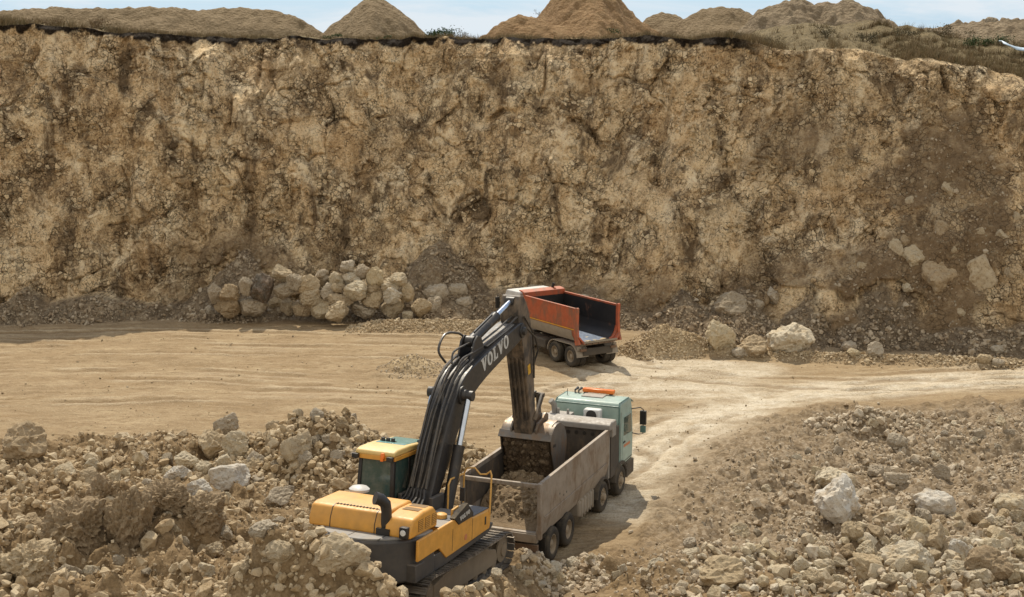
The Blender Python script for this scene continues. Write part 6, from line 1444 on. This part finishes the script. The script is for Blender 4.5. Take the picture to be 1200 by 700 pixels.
def heap(name, label, y0, outline, mat, base=15.6, slope=33, rough=0.12, step=0.14, stones_=0, seed=0):
    us = np.array([o[0] for o in outline], float); pts = np.array([at_depth(u, v, y0) for u, v in outline])
    xs = np.arange(pts[0, 0] - 1, pts[-1, 0] + 1, step); top = np.interp(xs, pts[:, 0], pts[:, 2])
    k = np.array([1, 2, 3, 4, 3, 2, 1.]); k /= k.sum(); top = np.convolve(np.pad(top, 3, mode='edge'), k, 'valid')
    ta = math.tan(math.radians(slope)); D = max(top.max() - base, 1) / ta + 0.6; ys = np.arange(-D, D, step); X, Y = np.meshgrid(xs, ys)
    t2 = np.repeat(top[None], len(ys), 0); hgt = t2 - base
    w = 0.9 * fbm(X / 2.2, Y / 2.2, 500 + seed, 3)
    Z = hgt - np.maximum(np.sqrt((Y + w * 0.6) ** 2 + 0.25) - 0.5, 0) * ta + rough * fbm(X / 0.7, Y / 0.7, 510 + seed, 4) * 1.2
    g1, _, gc, _, _ = worley(X / 0.55, Y / 0.55, 520 + seed); Z = Z + rough * 1.6 * np.clip(0.7 - g1, 0, 1) * gc + 0.18 * np.abs(fbm(X / 1.3, Y / 3.5, 530 + seed, 3)) * sstep(0.2, 1.5, hgt)
    ends = np.minimum(X - xs[0], xs[-1] - X); Z = np.minimum(Z, ends * ta * 2.0)
    Zw = np.maximum(base + Z, base - 0.4)
    idx = np.arange(X.size).reshape(X.shape); Tq = np.c_[idx[:-1, :-1].ravel(), idx[:-1, 1:].ravel(), idx[1:, 1:].ravel(), idx[1:, :-1].ravel()]
    ok = (Z.ravel()[Tq] > -0.3).any(1)
    o = link_mesh(name, np_mesh(name, np.c_[X.ravel(), (Y + y0).ravel(), Zw.ravel()], Tq[ok], True), M[mat]); tag(o, label, 'heap'); return o

def leafy(name, label, pos, size, n, leaf, mat, cat='shrub', seed=0, trunk=True):
    r = np.random.default_rng(900 + seed); root = empty(name, pos); tag(root, label, cat)
    cl = r.normal(size=(max(5, n // 70), 3)) * [0.42, 0.42, 0.28]; cl[:, 2] = np.abs(cl[:, 2]) + 0.25
    c = cl[r.integers(0, len(cl), n)] + r.normal(size=(n, 3)) * 0.16; c = c * size; c[:, 2] = np.maximum(c[:, 2], 0.02)
    a = r.normal(size=(n, 3)); a /= np.linalg.norm(a, axis=1)[:, None]; b = np.cross(a, r.normal(size=(n, 3))); b /= np.linalg.norm(b, axis=1)[:, None]
    s = leaf * r.uniform(0.6, 1.3, n)[:, None]
    V = np.stack([c - a * s, c + b * s * 0.45, c + a * s, c - b * s * 0.45], 1).reshape(-1, 3); T = np.arange(4 * n).reshape(n, 4)
    o = link_mesh('foliage', np_mesh('foliage', V, T, False, dict(tint=np.repeat(r.uniform(0, 1, n), 4))), M[mat], root)
    mb = MB()
    for q in cl[:8]:
        e = q * size; mb.tube([(0, 0, -0.25), tuple(e * 0.5 + [0, 0, 0.02]), tuple(e)], [0.022, 0.015, 0.006], 5)
    mb.build('stem', M['stem'], root); return root

def leaf_material(name, cols):
    m, nt, b = new_mat(name); g = NT(nt)
    g.put(b.inputs['Base Color'], g.ramp(g.attr('tint'), [(i / (len(cols) - 1), c) for i, c in enumerate(cols)])); b.inputs['Roughness'].default_value = 0.7; b.inputs['Specular IOR Level'].default_value = 0.2
    try:
        b.inputs['Subsurface Weight'].default_value = 0.0
    except KeyError: pass
    return m

def build_top():
    M['h_tan'] = heap_material('tan_gravel', (0.17, 0.12, 0.064), (0.245, 0.18, 0.105), (0.32, 0.245, 0.15))  # heap tones darkened to stand for their backlit shade
    M['h_ochre'] = heap_material('ochre_earth', (0.19, 0.11, 0.05), (0.29, 0.18, 0.088), (0.36, 0.245, 0.13))
    M['h_grey'] = heap_material('grey_stone', (0.16, 0.115, 0.07), (0.25, 0.19, 0.12), (0.37, 0.295, 0.20))
    M['leaf_dark'] = leaf_material('dark_leaves', [(0.030, 0.052, 0.018), (0.05, 0.085, 0.028), (0.075, 0.11, 0.04)])
    M['leaf_olive'] = leaf_material('olive_leaves', [(0.075, 0.066, 0.034), (0.115, 0.095, 0.05), (0.16, 0.13, 0.075)])
    M['leaf_rust'] = leaf_material('rusty_weeds', [(0.13, 0.075, 0.035), (0.19, 0.12, 0.06), (0.15, 0.12, 0.055)])
    M['grass'] = leaf_material('dry_grass', [(0.14, 0.098, 0.05), (0.22, 0.16, 0.085), (0.29, 0.22, 0.125), (0.12, 0.10, 0.045)])
    M['stem'] = simple('brown_stem', (0.12, 0.08, 0.045), 0.8)
    M['sheet'] = simple('pale_blue_sheet', (0.48, 0.60, 0.72), 0.45)
    heap('gravel_heap', 'long low tan gravel mound at the top left behind the edge', 104, [(-90, 30), (-40, 22), (10, 14), (70, 10), (130, 12), (160, 10), (200, 9), (235, 14), (260, 11), (300, 11), (330, 16), (352, 22), (378, 40), (392, 52)], 'h_tan', seed=1)
    heap('gravel_heap', 'pointed tan gravel cone at the top behind the edge', 105, [(352, 62), (374, 44), (400, 22), (420, 6), (437, -6), (452, 2), (470, 14), (498, 40), (520, 60)], 'h_tan', seed=2)
    heap('earth_heap', 'ochre earth heap, the tallest at the top centre', 107, [(600, 60), (622, 30), (640, 10), (662, -14), (692, -30), (722, -8), (735, 12), (756, 30), (782, 48), (800, 62)], 'h_ochre', seed=3, rough=0.2)
    heap('earth_heap', 'low ochre hump in front of the tallest earth heap', 102, [(540, 60), (566, 44), (590, 26), (608, 19), (628, 22), (650, 30), (680, 36), (720, 42), (750, 60)], 'h_ochre', seed=4, rough=0.16)
    heap('gravel_heap', 'small tan hump right of the ochre earth heap', 112, [(735, 50), (752, 24), (775, 15), (795, 20), (815, 34), (830, 60)], 'h_tan', seed=5)
    heap('gravel_heap', 'rounded tan gravel mound left of the grey stone heap', 110, [(775, 60), (795, 26), (820, 13), (842, 9), (862, 11), (885, 20), (910, 34), (930, 60)], 'h_tan', seed=6)
    heap('stone_heap', 'wide grey stone heap with two tops at the top right', 101, [(830, 62), (865, 38), (885, 18), (915, 4), (938, 2), (955, 8), (968, 4), (1000, 3), (1022, 14), (1050, 30), (1074, 44), (1100, 64)], 'h_grey', seed=7, rough=0.24)
    heap('earth_bank', 'brown stony bank rising to the right edge of the picture', 96, [(1030, 74), (1068, 39), (1100, 34), (1140, 28), (1170, 26), (1200, 24), (1240, 22), (1300, 20), (1400, 24)], 'h_grey', seed=8, rough=0.22, base=14.2, slope=24)
    for (u, v, w, h, lab) in ((1163, 30, 17, 13, 'rounded brown boulder on the crest of the bank at top right'), (1179, 29, 11, 7, 'smaller boulder right of the rounded one on the bank crest'), (1194, 29, 15, 6, 'low boulder at the right end of the bank crest')):
        P = at_depth(u, v, 96.2); m = 97 / F_PX; put_rock((P[0], P[1], P[2] - 0.15), (w * m * 1.1, w * m, h * m * 1.2), lab, None, 'rock', 'r_grey', sink=0.1)
    # the edge: dry grass, weeds, shrubs
    r = np.random.default_rng(61); E_ = INFO['edge']; B_ = INFO['back']
    ex = E_[:, 0]; dens = np.clip(0.5 + 1.1 * fbm(ex / 3, ex * 0, 601, 3), 0.08, 1)
    dens = dens * (1 + 2.2 * sstep(-26, -29, ex) + 1.6 * sstep(12.5, 14, ex) + 0.8 * sstep(-20, -30, ex)); dens /= dens.sum()
    n = 7000; ix = r.choice(len(ex), n, p=dens); row = np.where(ex[ix] > 12.5, r.integers(0, 8, n), r.integers(0, 6, n)); base = B_[row, ix] + np.c_[r.uniform(-0.05, 0.05, n), r.uniform(-0.2, 0.2, n), np.full(n, -0.05)]
    hh = r.uniform(0.14, 0.46, n) * (1 + 0.9 * (ex[ix] < -25) + 0.4 * (ex[ix] > 12.5)); nb = 9
    b = np.repeat(base, nb, 0) + np.c_[r.normal(0, 0.07, n * nb), r.normal(0, 0.07, n * nb), np.zeros(n * nb)]; H = np.repeat(hh, nb) * r.uniform(0.5, 1.2, n * nb)
    lean = r.normal(0, 0.35, (n * nb, 2)) * H[:, None]; an = r.uniform(0, 6.28, n * nb); wv = np.c_[np.cos(an), np.sin(an), np.zeros(n * nb)] * 0.016
    V = np.stack([b - wv, b + wv, b + np.c_[lean, H]], 1).reshape(-1, 3)
    o = link_mesh('dry_grass', np_mesh('dry_grass', V, np.arange(len(V)).reshape(-1, 3), False, dict(tint=np.repeat(np.repeat(r.uniform(0, 1, n), nb), 3))), M['grass']); tag(o, 'dry grass growing along the upper edge of the rock face', 'grass', None, 'stuff')
    def edge_pt(u, back=2):
        xs = B_[back, :, 0]; x = (u - 600) / F_PX * 90
        i = int(np.argmin(np.abs((xs / (B_[back, :, 1] * 0.985 + 0.4)) * F_PX + 600 - u))); return B_[back, i]
    SH = [(515, 2, (1.2, 0.8, 0.75), 900, 0.07, 'leaf_dark', 'dark green bush on the edge between the gravel cone and the ochre hump'),
          (540, 2, (0.5, 0.4, 0.7), 160, 0.05, 'leaf_olive', 'thin pale weed right of the dark green bush'),
          (138, 1, (0.8, 0.5, 0.5), 420, 0.05, 'leaf_olive', 'green weed on the edge below the long gravel mound'),
          (115, 2, (1.2, 0.6, 0.7), 520, 0.05, 'leaf_rust', 'rusty brown weed on the edge at the left'), (60, 2, (1.3, 0.6, 0.65), 520, 0.05, 'leaf_rust', 'rusty brown weed patch near the left corner of the edge'), (20, 2, (1.1, 0.6, 0.6), 420, 0.05, 'leaf_rust', 'brown weed at the far left end of the edge'),
          (393, 1, (0.7, 0.4, 0.35), 320, 0.05, 'leaf_dark', 'low green weed at the left foot of the gravel cone'), (455, 1, (0.6, 0.4, 0.3), 260, 0.05, 'leaf_dark', 'low green weed at the right foot of the gravel cone'), (855, 1, (0.8, 0.4, 0.4), 320, 0.05, 'leaf_olive', 'olive weed on the edge before the rounded gravel mound'),
          (905, 4, (1.1, 0.6, 0.6), 420, 0.05, 'leaf_olive', 'olive weed tuft at the left foot of the grey stone heap'), (965, 5, (1.1, 0.6, 0.6), 420, 0.05, 'leaf_olive', 'olive weed tuft before the middle of the grey stone heap'), (1010, 5, (1.2, 0.7, 0.6), 460, 0.06, 'leaf_olive', 'olive shrub at the right foot of the grey stone heap'),
          (1055, 6, (1.3, 0.7, 0.6), 500, 0.06, 'leaf_olive', 'olive shrub below the left end of the brown bank'), (1110, 7, (1.5, 0.8, 0.75), 620, 0.06, 'leaf_olive', 'wide olive shrub below the middle of the brown bank'), (1135, 6, (1.1, 0.7, 0.7), 480, 0.06, 'leaf_dark', 'dark shrub right of the wide olive shrub'), (1165, 7, (1.3, 0.8, 0.8), 620, 0.06, 'leaf_dark', 'dark olive shrub beside the pale blue sheet')]
    for i, (u, bk, s, n_, lf, mat, lab) in enumerate(SH):
        P = edge_pt(u, bk); leafy('shrub', lab, tuple(P + [0, 0, -0.02]), np.array(s), n_, lf, mat, seed=i)
    P = at_depth(714, 36, 101.2); leafy('shrub', 'green weed patch growing on the front of the ochre hump', (P[0], P[1] - 0.6, P[2] - 0.35), np.array((1.4, 0.6, 0.5)), 420, 0.06, 'leaf_dark', seed=40)
    P = at_depth(634, 12, 108); leafy('shrub', 'thin grey weed on the left slope of the tallest ochre heap', (P[0], P[1], P[2] - 0.6), np.array((0.5, 0.4, 0.7)), 160, 0.05, 'leaf_olive', seed=41)
    # pale blue sheet sliding down the bank at the far right
    c = [at_depth(u, v, y) for u, v, y in ((1176, 51, 84.0), (1184, 54, 83.6), (1192, 58, 83.3), (1202, 60, 83.2), (1216, 60, 83.0))]; mb = MB(); vs = []
    for i, q in enumerate(c):
        for dy, dz in ((0.0, 0.0), (0.35, 0.16), (0.8, 0.22)):
            vs += [tuple(q + [0, dy, dz + 0.03 * math.sin(3 * i + dy * 5)])]
    fs = [(i * 3 + j, (i + 1) * 3 + j, (i + 1) * 3 + j + 1, i * 3 + j + 1) for i in range(len(c) - 1) for j in range(2)]; mb.add(vs, fs)
    o = mb.build('sheet', M['sheet']); so = o.modifiers.new('thick', 'SOLIDIFY'); so.thickness = 0.05; tag(o, 'pale blue sheet lying on the bank at the far right above the face', 'sheet')
# ------------------------------------------------------------------ light, sky, camera
def build_light():
    w = bpy.data.worlds.new('World'); SC.world = w; w.use_nodes = True
    nt = w.node_tree; nt.nodes.clear(); g = NT(nt)
    sd = Vector(CLIFF_SUN).normalized()
    elev = math.asin(sd.z); az = math.atan2(sd.x, sd.y)
    sky = g.n('ShaderNodeTexSky', sky_type='NISHITA'); sky.sun_disc = False
    sky.sun_elevation = elev; sky.sun_rotation = az; sky.altitude = 150; sky.air_density = 1.0; sky.dust_density = 0.8; sky.ozone_density = 1.2
    # thin high cloud
    tc = g.n('ShaderNodeTexCoord').outputs['Generated']
    dy = g.xyz(tc, 1); dz = g.xyz(tc, 2)
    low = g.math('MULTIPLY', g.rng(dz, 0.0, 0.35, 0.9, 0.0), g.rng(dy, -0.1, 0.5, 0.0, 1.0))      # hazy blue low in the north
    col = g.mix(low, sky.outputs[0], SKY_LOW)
    n = g.noise(g.vec(tc, (1.6, 1.6, 9.0), (3.2, 1.1, 0.4)), 2.6, 7, 0.6, 0.5)
    cl = g.math('MULTIPLY', g.rng(n, 0.46, 0.60, 0.0, 0.9), g.rng(dz, 0.005, 0.03, 0.4, 1.0))
    col = g.mix(cl, col, SKY_CLOUD)
    back = g.math('MULTIPLY', g.rng(dy, 0.15, -0.35, 0.0, 0.9), g.rng(g.math('ADD', dz, g.math('MULTIPLY', n, 0.2)), 0.12, 0.3, 0.0, 1.0))   # bright fill added to the unseen sky behind the camera, lifts the cliff
    col = g.mix(back, col, SKY_FILL)
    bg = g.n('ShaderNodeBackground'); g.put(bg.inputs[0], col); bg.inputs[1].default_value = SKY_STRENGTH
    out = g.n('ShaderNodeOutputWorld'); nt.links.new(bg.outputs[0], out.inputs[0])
    l = bpy.data.lights.new('sun', 'SUN'); l.energy = SUN_STRENGTH; l.angle = math.radians(0.5); l.color = (1.0, 0.91, 0.755)
    o = bpy.data.objects.new('sun', l); COL.objects.link(o); o.location = (0, 0, 60)
    o.rotation_euler = (-sd).to_track_quat('-Z', 'Y').to_euler()

def build_camera():
    c = bpy.data.cameras.new('camera'); o = bpy.data.objects.new('camera', c); COL.objects.link(o)
    c.sensor_fit = 'HORIZONTAL'; c.sensor_width = 36; c.lens = F_PX / 1200 * 36; c.clip_start = 0.5; c.clip_end = 6000
    o.location = (0, 0, CAM_H); o.rotation_euler = (math.pi / 2 - PITCH, 0, 0)
    SC.camera = o

SKY_STRENGTH = 0.12
SUN_STRENGTH = 4.3
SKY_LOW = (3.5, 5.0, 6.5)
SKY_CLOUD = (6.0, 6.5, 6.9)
SKY_FILL = (7.2, 6.8, 6.1)  # added fill colour for the unseen sky behind the camera
EXPOSURE = 0.12
# ------------------------------------------------------------------ build
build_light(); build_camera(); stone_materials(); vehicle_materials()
M['s_earth'] = rock_material('bucket_earth', [(0.06, 0.036, 0.019), (0.10, 0.064, 0.036), (0.26, 0.19, 0.115), (0.10, 0.065, 0.035)], 0.0, use_tint=True, pale=0.12, stain=(0.10, 0.065, 0.035))
INFO = build_cliff(); build_ground()
build_excavator(); build_green_truck(); build_red_truck()
build_rubble(); build_boulders(); build_loads(); build_top()
vs = SC.view_settings
vs.view_transform = 'Standard'; vs.look = 'None'; vs.exposure = EXPOSURE; vs.gamma = 1; vs.use_curve_mapping = False
SC.cycles.use_denoising = True
SC.cycles.max_bounces = 8; SC.cycles.diffuse_bounces = 4
